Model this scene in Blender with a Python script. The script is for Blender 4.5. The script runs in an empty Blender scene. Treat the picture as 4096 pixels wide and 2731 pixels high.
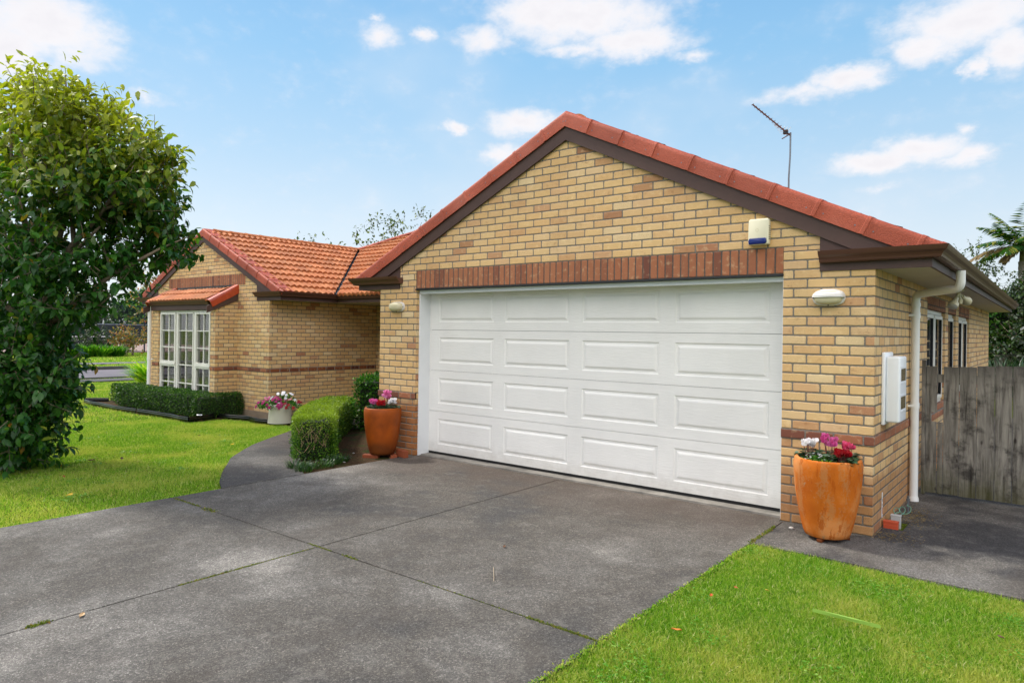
import bpy, bmesh, math, random
import numpy as np
from mathutils import Vector, Matrix
rad = math.radians
random.seed(7); rng = np.random.default_rng(7)
SC = bpy.context.scene
COL = SC.collection
def lin(h):
    h = h.lstrip('#'); o = []
    for i in (0, 2, 4):
        c = int(h[i:i+2], 16)/255
        o.append(c/12.92 if c <= .04045 else ((c+.055)/1.055)**2.4)
    return (*o, 1)

# ------------------------------------------------------------------ camera
CAM = np.array([1.2429, -6.5643, 1.7107])
yaw, pitch, roll = .6723, .0032, .0140
F = Vector((-math.sin(yaw)*math.cos(pitch), math.cos(yaw)*math.cos(pitch), math.sin(pitch)))
R0 = Vector((math.cos(yaw), math.sin(yaw), 0)); U0 = R0.cross(F)
RR = R0*math.cos(roll)+U0*math.sin(roll); UU = -R0*math.sin(roll)+U0*math.cos(roll)
cd = bpy.data.cameras.new('camera'); cam = bpy.data.objects.new('camera', cd); COL.objects.link(cam)
M = Matrix((RR, UU, -F)).transposed().to_4x4(); M.translation = Vector(CAM); cam.matrix_world = M
cd.sensor_width = 36; cd.lens = 36*2751.15/4096; cd.shift_y = -44.9/4096; cd.clip_start = .05; cd.clip_end = 2000
SC.camera = cam

# ------------------------------------------------------------------ node helper
class NT:
    def __init__(s, tree): s.t = tree; s.n = tree.nodes; s.l = tree.links
    def new(s, typ, **kw):
        n = s.n.new(typ)
        for k, v in kw.items(): setattr(n, k, v)
        return n
    def put(s, sock, v):
        if v is None: return
        if hasattr(v, 'is_output') or isinstance(v, bpy.types.NodeSocket): s.l.new(v, sock)
        else: sock.default_value = v
    def math(s, op, a, b=None, c=None, clamp=False):
        n = s.new('ShaderNodeMath', operation=op, use_clamp=clamp)
        s.put(n.inputs[0], a); s.put(n.inputs[1], b)
        if c is not None: s.put(n.inputs[2], c)
        return n.outputs[0]
    def vmath(s, op, a, b=None):
        n = s.new('ShaderNodeVectorMath', operation=op); s.put(n.inputs[0], a); s.put(n.inputs[1], b)
        return n.outputs['Value'] if op in ('LENGTH', 'DOT_PRODUCT') else n.outputs[0]
    def ss(s, x, a, b):
        n = s.new('ShaderNodeMapRange', interpolation_type='SMOOTHSTEP'); s.put(n.inputs[0], x); s.put(n.inputs[1], a); s.put(n.inputs[2], b); return n.outputs[0]
    def noise(s, vec, scale, detail=3, rough=.55, out=0, dist=0):
        n = s.new('ShaderNodeTexNoise'); s.put(n.inputs['Vector'], vec); s.put(n.inputs['Scale'], scale); s.put(n.inputs['Detail'], detail); s.put(n.inputs['Roughness'], rough); n.inputs['Distortion'].default_value = dist
        return n.outputs[out]
    def ramp(s, x, stops, interp='LINEAR'):
        n = s.new('ShaderNodeValToRGB'); s.put(n.inputs[0], x); e = n.color_ramp.elements; n.color_ramp.interpolation = interp
        while len(e) < len(stops): e.new(.5)
        for i, (p, c) in enumerate(stops): e[i].position = p; e[i].color = lin(c) if isinstance(c, str) else ((c, c, c, 1) if not hasattr(c, '__len__') else (*c[:3], 1))
        return n.outputs[0]
    def mix(s, f, a, b, mode='MIX'):
        n = s.new('ShaderNodeMix', data_type='RGBA', blend_type=mode); s.put(n.inputs[0], f)
        for k, v in ((6, a), (7, b)):
            if isinstance(v, str): v = lin(v)
            s.put(n.inputs[k], v)
        return n.outputs[2]
    def comb(s, x, y, z=0):
        n = s.new('ShaderNodeCombineXYZ'); s.put(n.inputs[0], x); s.put(n.inputs[1], y); s.put(n.inputs[2], z); return n.outputs[0]
    def sep(s, v):
        n = s.new('ShaderNodeSeparateXYZ'); s.put(n.inputs[0], v); return n.outputs
    def pos(s): return s.new('ShaderNodeNewGeometry').outputs['Position']
    def obj(s): return s.new('ShaderNodeTexCoord').outputs['Object']
    def uv(s): return s.new('ShaderNodeTexCoord').outputs['UV']
    def mapv(s, v, scale):
        n = s.new('ShaderNodeMapping'); s.put(n.inputs[0], v); n.inputs['Scale'].default_value = scale; return n.outputs[0]
    def bump(s, h, dist=.01, strength=1):
        n = s.new('ShaderNodeBump'); s.put(n.inputs['Height'], h); n.inputs['Distance'].default_value = dist; n.inputs['Strength'].default_value = strength; return n.outputs[0]

MATS = {}
def mat(name, fn):
    if name in MATS: return MATS[name]
    m = bpy.data.materials.new(name); m.use_nodes = True; t = NT(m.node_tree)
    b = m.node_tree.nodes['Principled BSDF']; fn(t, b); MATS[name] = m; return m
def P_(t, b, color=None, rough=None, bump=None, metal=None, spec=None):
    if color is not None:
        if isinstance(color, str): color = lin(color)
        t.put(b.inputs['Base Color'], color)
    if rough is not None: t.put(b.inputs['Roughness'], rough)
    if bump is not None: t.put(b.inputs['Normal'], bump)
    if metal is not None: b.inputs['Metallic'].default_value = metal
    if spec is not None: b.inputs['Specular IOR Level'].default_value = spec

# ------------------------------------------------------------------ world + sun
SUN_EL, SUN_AZ = rad(50), rad(-98)      # azimuth from +y towards +x
sdir = Vector((math.sin(SUN_AZ)*math.cos(SUN_EL), math.cos(SUN_AZ)*math.cos(SUN_EL), math.sin(SUN_EL)))
CLOUDS = [(-73.05,19.77,4.19,2.38,1),(-74.96,18.0,2.6,1.9,1),(-32.95,24.6,7.16,1.8,1),(-28.99,22.79,4.4,1.25,1),(-40.89,23.07,2.54,.92,.7),(-36.57,24.95,4.34,1.5,1),(-33.27,22.32,4.31,.5,.6),(-49.82,22.73,1.57,.85,.7),(-46.12,23.21,1.0,.49,.7),(-49.67,24.04,.7,.3,.5),(-24.12,21.43,1.7,.49,.6),(-37.89,16.87,3.08,1.06,.95),(-43.39,16.51,1.01,.47,.9),(-39.67,14.39,1.63,.68,.8),(-5.27,21.11,4.83,1.8,1),(-7.87,19.98,2.42,1.1,.95),(-2.79,19.01,1.92,1.6,1),(-4.86,18.06,.75,.7,.85),(-12.34,18.68,2.63,.88,1),(-15.63,18.04,3.39,.67,.65),(-8.06,13.26,2.7,1.0,1),(-10.82,12.65,3.13,.8,.95),(-4.93,12.45,2.02,.69,.85),(-5.45,14.24,.64,.52,.65),(-66.92,16.36,1.69,.4,.5),(-10.24,10.91,1.41,.25,.4),
          (20,25,8,3,1),(45,18,9,3,1),(-100,22,9,3.5,1),(-120,15,10,2.5,.9),(80,30,9,3.5,1),(140,25,12,4,1),(-160,22,12,3.5,1),(170,12,9,2,.8),(110,14,9,2,.9),(165,38,32,14,1),(-130,40,26,12,1),(110,42,28,12,1),(-175,62,60,12,1),(60,48,18,9,1),(-100,60,24,9,.9)]  # this row is out of view; the large clouds are added to light the facade
w = bpy.data.worlds.new('World'); SC.world = w; w.use_nodes = True
t = NT(w.node_tree); bg = w.node_tree.nodes['Background']
sky = t.new('ShaderNodeTexSky', sky_type='NISHITA', sun_disc=False, sun_elevation=SUN_EL, sun_rotation=SUN_AZ, air_density=1.0, dust_density=1.2, ozone_density=2.2)
d = t.vmath('NORMALIZE', t.new('ShaderNodeTexCoord').outputs['Generated'])
dx, dy, dz = t.sep(d)
DEG = 180/math.pi
az = t.math('MULTIPLY', t.math('ARCTAN2', dx, dy), DEG); el = t.math('MULTIPLY', t.math('ARCSINE', dz), DEG)
dn = t.comb(dx, dy, t.math('MULTIPLY', dz, 1.6))
wob = t.noise(dn, 26, 5, .62, out=1)
wx, wy, _ = t.sep(wob)
azw = t.math('ADD', az, t.math('MULTIPLY', t.math('SUBTRACT', wx, .5), 3.2)); elw = t.math('ADD', el, t.math('MULTIPLY', t.math('SUBTRACT', wy, .5), 1.6))
dens = None
for ca, ce, ra, re, wt in CLOUDS:
    a = t.math('MULTIPLY', t.math('SUBTRACT', azw, ca), 1/(ra*1.42)); e = t.math('MULTIPLY', t.math('SUBTRACT', elw, ce), 1/(re*1.5))
    q = t.math('SQRT', t.math('ADD', t.math('MULTIPLY', a, a), t.math('MULTIPLY', e, e)))
    v = t.math('MULTIPLY', t.math('SUBTRACT', 1.0, q, clamp=True), wt*1.5)
    dens = v if dens is None else t.math('MAXIMUM', dens, v)
fb = t.math('ADD', t.math('MULTIPLY', t.noise(dn, 20, 3, .5), .55), t.math('MULTIPLY', t.noise(dn, 60, 6, .6), .45))
fb2 = t.noise(dn, 5, 3, .5)
dd = t.math('ADD', dens, t.math('MULTIPLY', t.math('SUBTRACT', fb, .50), 1.5))
cm = t.ss(dd, -.06, 1.12)
wisp = t.math('MULTIPLY', t.ss(fb2, .45, .75), .22)
EXPO, STR = .75, .12
KS = 1/(STR*2**EXPO)
def K(c, f=1.0): return tuple(x*KS*f for x in lin(c)[:3])+(1,)
grad = t.new('ShaderNodeValToRGB'); t.put(grad.inputs[0], t.math('DIVIDE', el, 60, clamp=True)); ge = grad.color_ramp.elements
for i, (p_, c_) in enumerate([(0, '#eef4f9'), (.13, '#dcecf8'), (.24, '#b9dcf6'), (.36, '#98cdf4'), (.55, '#6fb2ea'), (1, '#3f86d0')]):
    if i > 1: ge.new(.5)
for i, (p_, c_) in enumerate([(0, '#eef4f9'), (.13, '#dcecf8'), (.24, '#b9dcf6'), (.36, '#98cdf4'), (.55, '#6fb2ea'), (1, '#3f86d0')]): ge[i].position = p_; ge[i].color = lin(c_)
skyg = t.mix(1, grad.outputs[0], (KS, KS, KS, 1), 'MULTIPLY')
skyc = t.mix(.88, sky.outputs[0], skyg)
skyc = t.mix(wisp, skyc, K('#eef4fb'))
cshade = t.ramp(t.math('ADD', t.math('MULTIPLY', fb, .4), t.math('MULTIPLY', dd, .35)), [(.22, (.93, .95, .98)), (.45, (1.03, 1.02, 1.02)), (.75, (.95, .94, .955))])
behind = t.ss(t.math('MULTIPLY', t.vmath('DOT_PRODUCT', d, tuple(F)), -1), -.25, .45)     # unseen clouds behind the camera, brightened as fill light for the facade
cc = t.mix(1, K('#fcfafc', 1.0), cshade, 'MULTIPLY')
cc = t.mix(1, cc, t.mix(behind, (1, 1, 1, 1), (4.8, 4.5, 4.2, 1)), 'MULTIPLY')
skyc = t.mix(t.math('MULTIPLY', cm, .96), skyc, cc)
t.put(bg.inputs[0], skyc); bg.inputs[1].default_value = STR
sl = bpy.data.lights.new('sun', 'SUN'); sl.energy = 2.2; sl.angle = rad(7); sl.color = (1, .955, .88)
so = bpy.data.objects.new('sun', sl); COL.objects.link(so); so.rotation_euler = sdir.to_track_quat('Z', 'Y').to_euler()
SC.view_settings.view_transform = 'Standard'; SC.view_settings.look = 'None'; SC.view_settings.exposure = EXPO; SC.view_settings.gamma = 1
SC.cycles.max_bounces = 8; SC.cycles.transparent_max_bounces = 12; SC.cycles.sample_clamp_indirect = 8

# ------------------------------------------------------------------ objects + mesh helpers
def tag(o, label=None, cat=None, group=None, kind=None):
    if label: o['label'] = label
    if cat: o['category'] = cat
    if group: o['group'] = group
    if kind: o['kind'] = kind
    return o
def thing(name, label, cat, loc=(0, 0, 0), rz=0, group=None):
    o = bpy.data.objects.new(name, None); COL.objects.link(o); o.location = loc; o.rotation_euler = (0, 0, rz); o.empty_display_size = .1
    return tag(o, label, cat, group)
def link(me, name, m, parent):
    o = bpy.data.objects.new(name, me); COL.objects.link(o)
    for x in (m if isinstance(m, (list, tuple)) else [m]): me.materials.append(x)
    if parent: o.parent = parent
    return o
class MB:
    def __init__(s): s.v = []; s.f = []; s.uv = []; s.mi = []
    def face(s, pts, uv=None, mi=0):
        i = len(s.v); s.v += [tuple(p) for p in pts]; s.f.append(list(range(i, i+len(pts)))); s.uv.append(uv); s.mi.append(mi)
    def quadmesh(s, grid, mi=0, close=False):   # grid[i][j]
        i0 = len(s.v); n = len(grid); m = len(grid[0])
        for r in grid: s.v += [tuple(p) for p in r]
        for i in range(n-1):
            for j in range(m if close else m-1):
                k = (j+1) % m
                s.f.append([i0+i*m+j, i0+i*m+k, i0+(i+1)*m+k, i0+(i+1)*m+j]); s.uv.append(None); s.mi.append(mi)
        return i0
    def box(s, x0, x1, y0, y1, z0, z1, mi=0):
        v = [(x, y, z) for z in (z0, z1) for y in (y0, y1) for x in (x0, x1)]; i = len(s.v); s.v += v
        for f in ([0, 2, 3, 1], [4, 5, 7, 6], [0, 1, 5, 4], [1, 3, 7, 5], [3, 2, 6, 7], [2, 0, 4, 6]):
            s.f.append([i+k for k in f]); s.uv.append(None); s.mi.append(mi)
        return s
    def prism(s, poly, axis, a, b, mi=0):       # poly 2D ccw seen from +axis; axis 'y': (x,z), 'x': (y,z), 'z': (x,y)
        def P(p, c): return {'y': (p[0], c, p[1]), 'x': (c, p[0], p[1]), 'z': (p[0], p[1], c)}[axis]
        n = len(poly); i = len(s.v); s.v += [P(p, a) for p in poly]+[P(p, b) for p in poly]
        fs = [list(range(n)), list(range(2*n-1, n-1, -1))]+[[k, k+n, (k+1) % n+n, (k+1) % n] for k in range(n)]
        for f in fs: s.f.append([i+k for k in f]); s.uv.append(None); s.mi.append(mi)
        return s
    def tube(s, pts, r, n=8, mi=0, cap=True):
        pts = [Vector(p) for p in pts]; rs = r if isinstance(r, (list, tuple)) else [r]*len(pts); g = []; up = None
        for i, p in enumerate(pts):
            tn = (pts[min(i+1, len(pts)-1)]-pts[max(i-1, 0)]).normalized()
            if up is None: up = tn.orthogonal().normalized()
            up = (up-tn*up.dot(tn)).normalized(); sd = tn.cross(up)
            g.append([p+(up*math.cos(2*math.pi*k/n)+sd*math.sin(2*math.pi*k/n))*rs[i] for k in range(n)])
        i0 = s.quadmesh(g, mi, True)
        if cap:
            s.f.append([i0+k for k in range(n)][::-1]); s.uv.append(None); s.mi.append(mi)
            e = i0+(len(pts)-1)*n; s.f.append([e+k for k in range(n)]); s.uv.append(None); s.mi.append(mi)
        return s
    def lathe(s, prof, c=(0, 0, 0), n=48, mi=0):
        s.quadmesh([[(c[0]+r*math.cos(2*math.pi*k/n), c[1]+r*math.sin(2*math.pi*k/n), c[2]+z) for k in range(n)] for r, z in prof], mi, True); return s
    def sweep(s, prof, path, mi=0, cap=True):   # prof (out,z); path 2D; out is to the left of travel
        g = []
        for i, p in enumerate(path):
            p = Vector(p); ns = []
            if i > 0: e = (p-Vector(path[i-1])).normalized(); ns.append(Vector((-e.y, e.x)))
            if i < len(path)-1: e = (Vector(path[i+1])-p).normalized(); ns.append(Vector((-e.y, e.x)))
            m = ns[0] if len(ns) == 1 else (ns[0]+ns[1])/(1+ns[0].dot(ns[1]))
            g.append([(p.x+m.x*o, p.y+m.y*o, z) for o, z in prof])
        i0 = s.quadmesh(g, mi, True); n = len(prof)
        if cap:
            s.f.append([i0+k for k in range(n)]); s.f.append([i0+(len(path)-1)*n+k for k in range(n)][::-1]); s.uv += [None, None]; s.mi += [mi, mi]
        return s
    def build(s, name, m, parent=None, smooth=False, uvo=None, bevel=0, fix=True, seg=2, angle=40):
        me = bpy.data.meshes.new(name); me.from_pydata(s.v, [], s.f); me.polygons.foreach_set('material_index', s.mi)
        if fix or bevel:
            if uvo is None:
                bm = bmesh.new(); bm.from_mesh(me); bmesh.ops.remove_doubles(bm, verts=bm.verts, dist=1e-5)
                if fix: bmesh.ops.recalc_face_normals(bm, faces=bm.faces)
                if bevel: bmesh.ops.bevel(bm, geom=[e for e in bm.edges if e.is_manifold and e.calc_face_angle(0) > rad(25)], offset=bevel, segments=seg, affect='EDGES', profile=.5)
                bm.to_mesh(me); bm.free()
        if uvo is not None: box_uv(me, s, uvo)
        if smooth: me.shade_smooth(); set_sharp(me, angle)
        me.update(); return link(me, name, m, parent)
def set_sharp(me, angle):
    try: me.set_sharp_from_angle(angle=rad(angle))
    except Exception: pass
def box_uv(me, s, uvo):     # uvo: (corner x, corner y, z shift)
    bm = bmesh.new(); bm.from_mesh(me); bmesh.ops.recalc_face_normals(bm, faces=bm.faces); bm.to_mesh(me); bm.free()
    L = me.uv_layers.new(name='UVMap')
    for p in me.polygons:
        nx, ny = abs(p.normal.x), abs(p.normal.y)
        for li in p.loop_indices:
            c = me.vertices[me.loops[li].vertex_index].co
            if abs(p.normal.z) > .9: uv = (c.x-uvo[0], c.y-uvo[1])
            elif ny >= nx: uv = (-(c.x-uvo[0]), c.z)
            else: uv = (c.y-uvo[1]+.12, c.z)
            zz = uv[1]
            if len(uvo) > 2 and abs(p.normal.z) <= .9: zz = uvo[2](zz)
            L.data[li].uv = (uv[0]+24, zz+8.6)
def scatter(name, tv, tf, Pn, X, Y, Z, sc, m, parent=None, smooth=False):
    tv = np.asarray(tv, float); N = len(Pn); k = len(tv)
    sc = np.asarray(sc, float); sc = sc[:, None] if sc.ndim == 1 else sc
    if sc.shape[1] == 1: sc = np.repeat(sc, 3, 1)
    V = (Pn[:, None, :]+tv[None, :, 0:1]*(sc[:, 0:1]*X)[:, None, :]+tv[None, :, 1:2]*(sc[:, 1:2]*Y)[:, None, :]+tv[None, :, 2:3]*(sc[:, 2:3]*Z)[:, None, :])
    flat = np.concatenate([np.array(f) for f in tf]); lens = np.array([len(f) for f in tf])
    loops = (flat[None, :]+(np.arange(N)*k)[:, None]).ravel(); ls = np.tile(lens, N); st = np.concatenate([[0], np.cumsum(ls)[:-1]])
    me = bpy.data.meshes.new(name); me.vertices.add(N*k); me.vertices.foreach_set('co', V.astype(np.float32).ravel())
    me.loops.add(len(loops)); me.loops.foreach_set('vertex_index', loops.astype(np.int32))
    me.polygons.add(len(ls)); me.polygons.foreach_set('loop_start', st.astype(np.int32)); me.polygons.foreach_set('loop_total', ls.astype(np.int32))
    me.update(calc_edges=True)
    if smooth: me.shade_smooth()
    return link(me, name, m, parent)
def nrm(a): return a/np.maximum(np.linalg.norm(a, axis=1, keepdims=True), 1e-9)
def frames(Yd, up):
    Yd = nrm(Yd); X = nrm(np.cross(Yd, up)); Z = np.cross(X, Yd); return X, Yd, Z
def rv(n): return nrm(rng.normal(size=(n, 3)))
def sm(x): x = min(1, max(0, x)); return x*x*(3-2*x)
def gz(x, y):       # ground height: level by the garage, dropping gently to the street
    z = -.21*sm((-6.3-x)/5.2)
    if x < -13: z -= .08*sm((-13-x)/8)
    return z
gzv = np.vectorize(gz)
def inpoly(x, y, poly):
    c = np.zeros(x.shape, bool); n = len(poly)
    for i in range(n):
        x0, y0 = poly[i]; x1, y1 = poly[(i+1) % n]
        if y0 == y1: continue
        k = ((y0 > y) != (y1 > y)) & (x < (x1-x0)*(y-y0)/(y1-y0)+x0); c ^= k
    return c

# ------------------------------------------------------------------ materials
def brick_mat(name, stops, W=.24, H=.086, bond=.12, jit=.0, speck=.6, stain=None, mortar='#7d776c', uoff=.045):
    def fn(t, b):
        u, v, _ = t.sep(t.uv()); nz = t.noise(t.uv(), 38, 4, .62, out=1); nx, ny, _ = t.sep(nz)
        u = t.math('ADD', u, t.math('MULTIPLY', t.math('SUBTRACT', nx, .5), .012)); v2 = t.math('ADD', v, t.math('MULTIPLY', t.math('SUBTRACT', ny, .5), .010))
        row = t.math('FLOOR', t.math('DIVIDE', v2, H)); odd = t.math('FLOORED_MODULO', row, 2)
        uo = t.math('ADD', t.math('ADD', u, uoff), t.math('MULTIPLY', odd, bond)); cu = t.math('DIVIDE', uo, W); col = t.math('FLOOR', cu)
        fu = t.math('MULTIPLY', t.math('SUBTRACT', cu, col), W); fv = t.math('SUBTRACT', v2, t.math('MULTIPLY', row, H))
        du = t.math('MINIMUM', fu, t.math('SUBTRACT', W, fu)); dv = t.math('MINIMUM', fv, t.math('SUBTRACT', H, fv))
        # rounded-corner distance to the joint
        rr = .012; ax = t.math('MAXIMUM', t.math('SUBTRACT', rr+.005, du), 0); ay = t.math('MAXIMUM', t.math('SUBTRACT', rr+.005, dv), 0)
        dist = t.math('SUBTRACT', rr, t.math('SQRT', t.math('ADD', t.math('MULTIPLY', ax, ax), t.math('MULTIPLY', ay, ay))))
        mask = t.ss(dist, -.0005, .0025); soft = t.ss(dist, -.001, .008)
        wn = t.new('ShaderNodeTexWhiteNoise', noise_dimensions='2D'); t.put(wn.inputs['Vector'], t.comb(col, row)); r1 = wn.outputs['Value']
        r2c, r3c, r4c = t.sep(wn.outputs['Color'])
        base = t.ramp(r1, stops)
        fine = t.noise(t.uv(), 220, 4, .7); med = t.noise(t.comb(t.math('ADD', u, t.math('MULTIPLY', r2c, 9)), v2), 16, 4, .6)
        base = t.mix(t.math('MULTIPLY', t.ss(med, .54, .78), t.math('MULTIPLY', t.math('POWER', r3c, 2.0), .6)), base, '#8a4f30')
        base = t.mix(t.math('MULTIPLY', t.ss(med, .48, .25), .28), base, '#f3dfae')
        base = t.mix(.55, base, t.mix(1, base, t.ramp(fine, [(.3, .72), (.7, 1.15)]), 'MULTIPLY'))
        sp = t.noise(t.uv(), 150, 2, .5); spm = t.math('MULTIPLY', t.ss(sp, .63, .70), t.ss(r4c, 1-speck, 1-speck+.25))
        base = t.mix(t.math('MULTIPLY', spm, .75), base, '#4a2a1c')
        if stain:
            pz = t.sep(t.pos())[2]
            sn = t.math('ADD', pz, t.math('MULTIPLY', t.math('SUBTRACT', t.noise(t.pos(), 3, 4), .5), .3))
            base = t.mix(t.math('MULTIPLY', t.ss(sn, stain[0], stain[0]-.16), stain[1]), base, t.mix(1, base, lin('#a5683c'), 'MULTIPLY'))
        big = t.noise(t.pos(), 1.1, 3, .6)
        base = t.mix(t.math('MULTIPLY', t.ss(big, .5, .8), .22), base, '#7d6446')
        mcol = t.mix(1, lin(mortar), t.ramp(t.noise(t.uv(), 90, 3), [(.3, .7), (.7, 1.1)]), 'MULTIPLY')
        c = t.mix(mask, mcol, base)
        h = t.math('ADD', soft, t.math('ADD', t.math('MULTIPLY', fine, .13), t.math('MULTIPLY', med, .25)))
        P_(t, b, c, .86, t.bump(h, .006, 1.0), spec=.3)
    return mat(name, fn)
BUFF = [(0, '#a67655'), (.035, '#c69a6b'), (.10, '#d3ab78'), (.3, '#dbb985'), (.55, '#d9b37b'), (.78, '#d5ac77'), (.9, '#dfc496'), (.97, '#d0a678'), (1, '#ac7857')]
RED = [(0, '#6f4438'), (.12, '#8a563f'), (.3, '#a3694a'), (.6, '#9d6244'), (.85, '#aa7150'), (1, '#8c563e')]
M_BRICK = brick_mat('buff_brick', BUFF)
M_BRICK_LOW = brick_mat('stained_buff_brick', BUFF, stain=(.80, .8))
M_BRICKS = brick_mat('stained_side_brick', BUFF, stain=(.55, .5))
M_BAND = brick_mat('brown_band_brick', RED, speck=.3)
M_BANDD = brick_mat('dark_band_brick', [(0, '#5d352b'), (.3, '#84492b'), (.7, '#8a5230'), (1, '#6d3c28')], speck=.2, mortar='#a09a8c')
M_SOLD = brick_mat('soldier_brick', RED, W=.086, H=.25, bond=0, speck=.8, uoff=0, mortar='#57504a')
def m_concrete(name, dark, light, brown, aggr=1.0):
    def fn(t, b):
        p = t.pos(); v = t.new('ShaderNodeTexVoronoi', feature='F1'); t.put(v.inputs['Vector'], p); v.inputs['Scale'].default_value = 210
        cr = t.sep(v.outputs['Color'])[0]
        v2 = t.new('ShaderNodeTexVoronoi', feature='F1'); t.put(v2.inputs['Vector'], p); v2.inputs['Scale'].default_value = 95; cr2 = t.sep(v2.outputs['Color'])[1]
        big = t.noise(p, .42, 5, .58, dist=.5); mid = t.noise(p, 1.7, 6, .64); fine = t.noise(p, 55, 4, .7)
        patch = t.math('ADD', t.math('MULTIPLY', big, .6), t.math('MULTIPLY', mid, .4))
        base = t.ramp(patch, [(.36, dark), (.46, brown), (.53, '#6a665f'), (.62, light)])
        base = t.mix(1, base, t.ramp(cr, [(0, .66), (.6, 1.02), (.88, 1.15), (.94, 1.6), (1, 2.1)]), 'MULTIPLY')
        base = t.mix(1, base, t.ramp(cr2, [(0, .72), (.7, 1.05), (.9, 1.3), (1, 1.7)]), 'MULTIPLY')
        base = t.mix(t.math('MULTIPLY', t.ss(t.noise(p, 7, 6, .72), .50, .70), .35), base, light)
        base = t.mix(t.math('MULTIPLY', t.ss(t.noise(t.mapv(p, (1, .35, 1)), 1.3, 4, .6), .52, .70), .45), base, '#4a423a')
        # oily tyre smudges and the brown dust along the door
        sp_ = t.sep(p); y = sp_[1]; onx = t.ss(sp_[0], -.70, -.95)
        dust = t.math('MULTIPLY', t.ss(t.math('ADD', y, t.math('MULTIPLY', t.math('SUBTRACT', mid, .5), 3.0)), -1.6, .1), t.math('MULTIPLY', onx, .6))
        base = t.mix(dust, base, '#4e3f35')
        h = t.math('ADD', t.math('MULTIPLY', v.outputs['Distance'], -1.2), t.math('MULTIPLY', fine, .8))
        P_(t, b, base, .82, t.bump(h, .004, .9), spec=.35)
    return mat(name, fn)
M_DRIVE = m_concrete('aggregate_concrete', '#4b4946', '#8f8a81', '#5c574f')
M_PATH = m_concrete('path_concrete', '#454341', '#77736c', '#504c47')
M_SIDE = m_concrete('side_path_concrete', '#3d3c3b', '#77746f', '#484644')
def fn(t, b):
    p = t.obj(); n1 = t.noise(p, 3.0, 5, .65); n2 = t.noise(p, 60, 3, .7)
    r = t.new('ShaderNodeNewGeometry').outputs['Random Per Island']
    c = t.ramp(n1, [(.3, '#9b5730'), (.5, '#b0693c'), (.7, '#bd7d50')])
    u, v, _ = t.sep(t.uv()); wn = t.new('ShaderNodeTexWhiteNoise', noise_dimensions='2D'); t.put(wn.inputs['Vector'], t.comb(t.math('FLOOR', t.math('DIVIDE', u, .30)), t.math('FLOOR', t.math('DIVIDE', v, .345))))
    c = t.mix(1, c, t.ramp(wn.outputs['Value'], [(0, .80), (.5, 1), (1, 1.15)]), 'MULTIPLY')
    st = t.noise(t.mapv(t.uv(), (14, 1.6, 1)), 1, 4, .6)
    c = t.mix(t.math('MULTIPLY', t.ss(st, .55, .75), .35), c, '#7a4a35')
    c = t.mix(.4, c, t.mix(1, c, t.ramp(n2, [(.35, .6), (.65, 1.25)]), 'MULTIPLY'))
    P_(t, b, c, .75, t.bump(n2, .004, .7), spec=.3)
M_TILE = mat('terracotta_tile', fn)
def fn(t, b):
    p = t.pos(); n = t.noise(t.mapv(p, (1, 1, 1.4)), 95, 3, .6); n1 = t.noise(p, 2.2, 4)
    r = t.new('ShaderNodeNewGeometry').outputs['Random Per Island']
    c = t.ramp(n1, [(.3, '#9a452c'), (.55, '#a84f36'), (.75, '#b05c46')])
    c = t.mix(1, c, t.ramp(r, [(0, .88), (1, 1.1)]), 'MULTIPLY')
    c = t.mix(.5, c, t.mix(1, c, t.ramp(n, [(.35, .7), (.65, 1.2)]), 'MULTIPLY'))
    P_(t, b, c, .55, t.bump(n, .006, .8), spec=.35)
M_BARGE = mat('rough_red_verge_tile', fn)
def fn(t, b):
    n = t.noise(t.pos(), 8, 4)
    P_(t, b, t.ramp(n, [(.3, '#a23a1c'), (.7, '#b84a26')]), .3, t.bump(t.noise(t.pos(), 120, 3), .003, .3), spec=.6)
M_BARGE2 = mat('glossy_red_verge_tile', fn)
def paint(name, c, rough=.45, bump=0, var=.1, spec=.5, metal=0):
    def fn(t, b):
        p = t.pos(); n = t.noise(p, 3, 5, .6); n2 = t.noise(p, 45, 3, .6); col = lin(c)
        cc = t.mix(1, col, t.ramp(n, [(.3, 1-var), (.7, 1+var*.5)]), 'MULTIPLY')
        P_(t, b, cc, t.math('ADD', rough-.06, t.math('MULTIPLY', n2, .12)), t.bump(n2, .003, bump) if bump else None, spec=spec, metal=metal)
    return mat(name, fn)
M_BROWN = paint('brown_bargeboard_paint', '#4c352d', .6, .3, .2)
M_GUT = paint('brown_gutter_paint', '#5c3c30', .42, 0, .05, .4)
M_SOFF = paint('cream_soffit_paint', '#b9b19c', .7, 0, .1)
M_WHITE = paint('white_trim_paint', '#e4e6e6', .35, 0, .04)
M_PIPE = paint('white_pvc_pipe', '#e8e8e4', .38, 0, .06)
M_UPVC = paint('window_frame_white', '#e2e0d6', .35, 0, .05)
M_BLACK = paint('black_rubber_and_gap', '#0b0b0b', .6, 0, .1)
M_NAVY = paint('dark_steel_lintel', '#15161c', .35, 0, .2)
M_CREAM = paint('cream_plastic', '#e3dcbe', .4, 0, .05)
M_METER = paint('white_meter_plastic', '#eceff2', .3, 0, .02)
M_BRONZE = paint('bronze_tinted_window', '#6f6244', .15, 0, .1)
M_BLUE = paint('blue_lens_plastic', '#14266e', .15, 0, .2)
M_LENS = paint('yellowed_lens_plastic', '#c9c09c', .35, 0, .08)
M_HOOD = paint('weathered_white_hood', '#d9d6d0', .6, .5, .12)
M_FOOT = paint('concrete_footing', '#8e7d66', .9, .8, .25)
M_SILL = paint('grey_flashing', '#66736f', .5, .4, .2)
M_EDGE = paint('black_plastic_edging', '#141516', .25, 0, .3)
M_STEEL = paint('grey_steel', '#7b7f84', .4, 0, .2, metal=.6)
M_RUST = paint('rusty_aerial', '#6b4232', .7, .5, .4)
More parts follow.
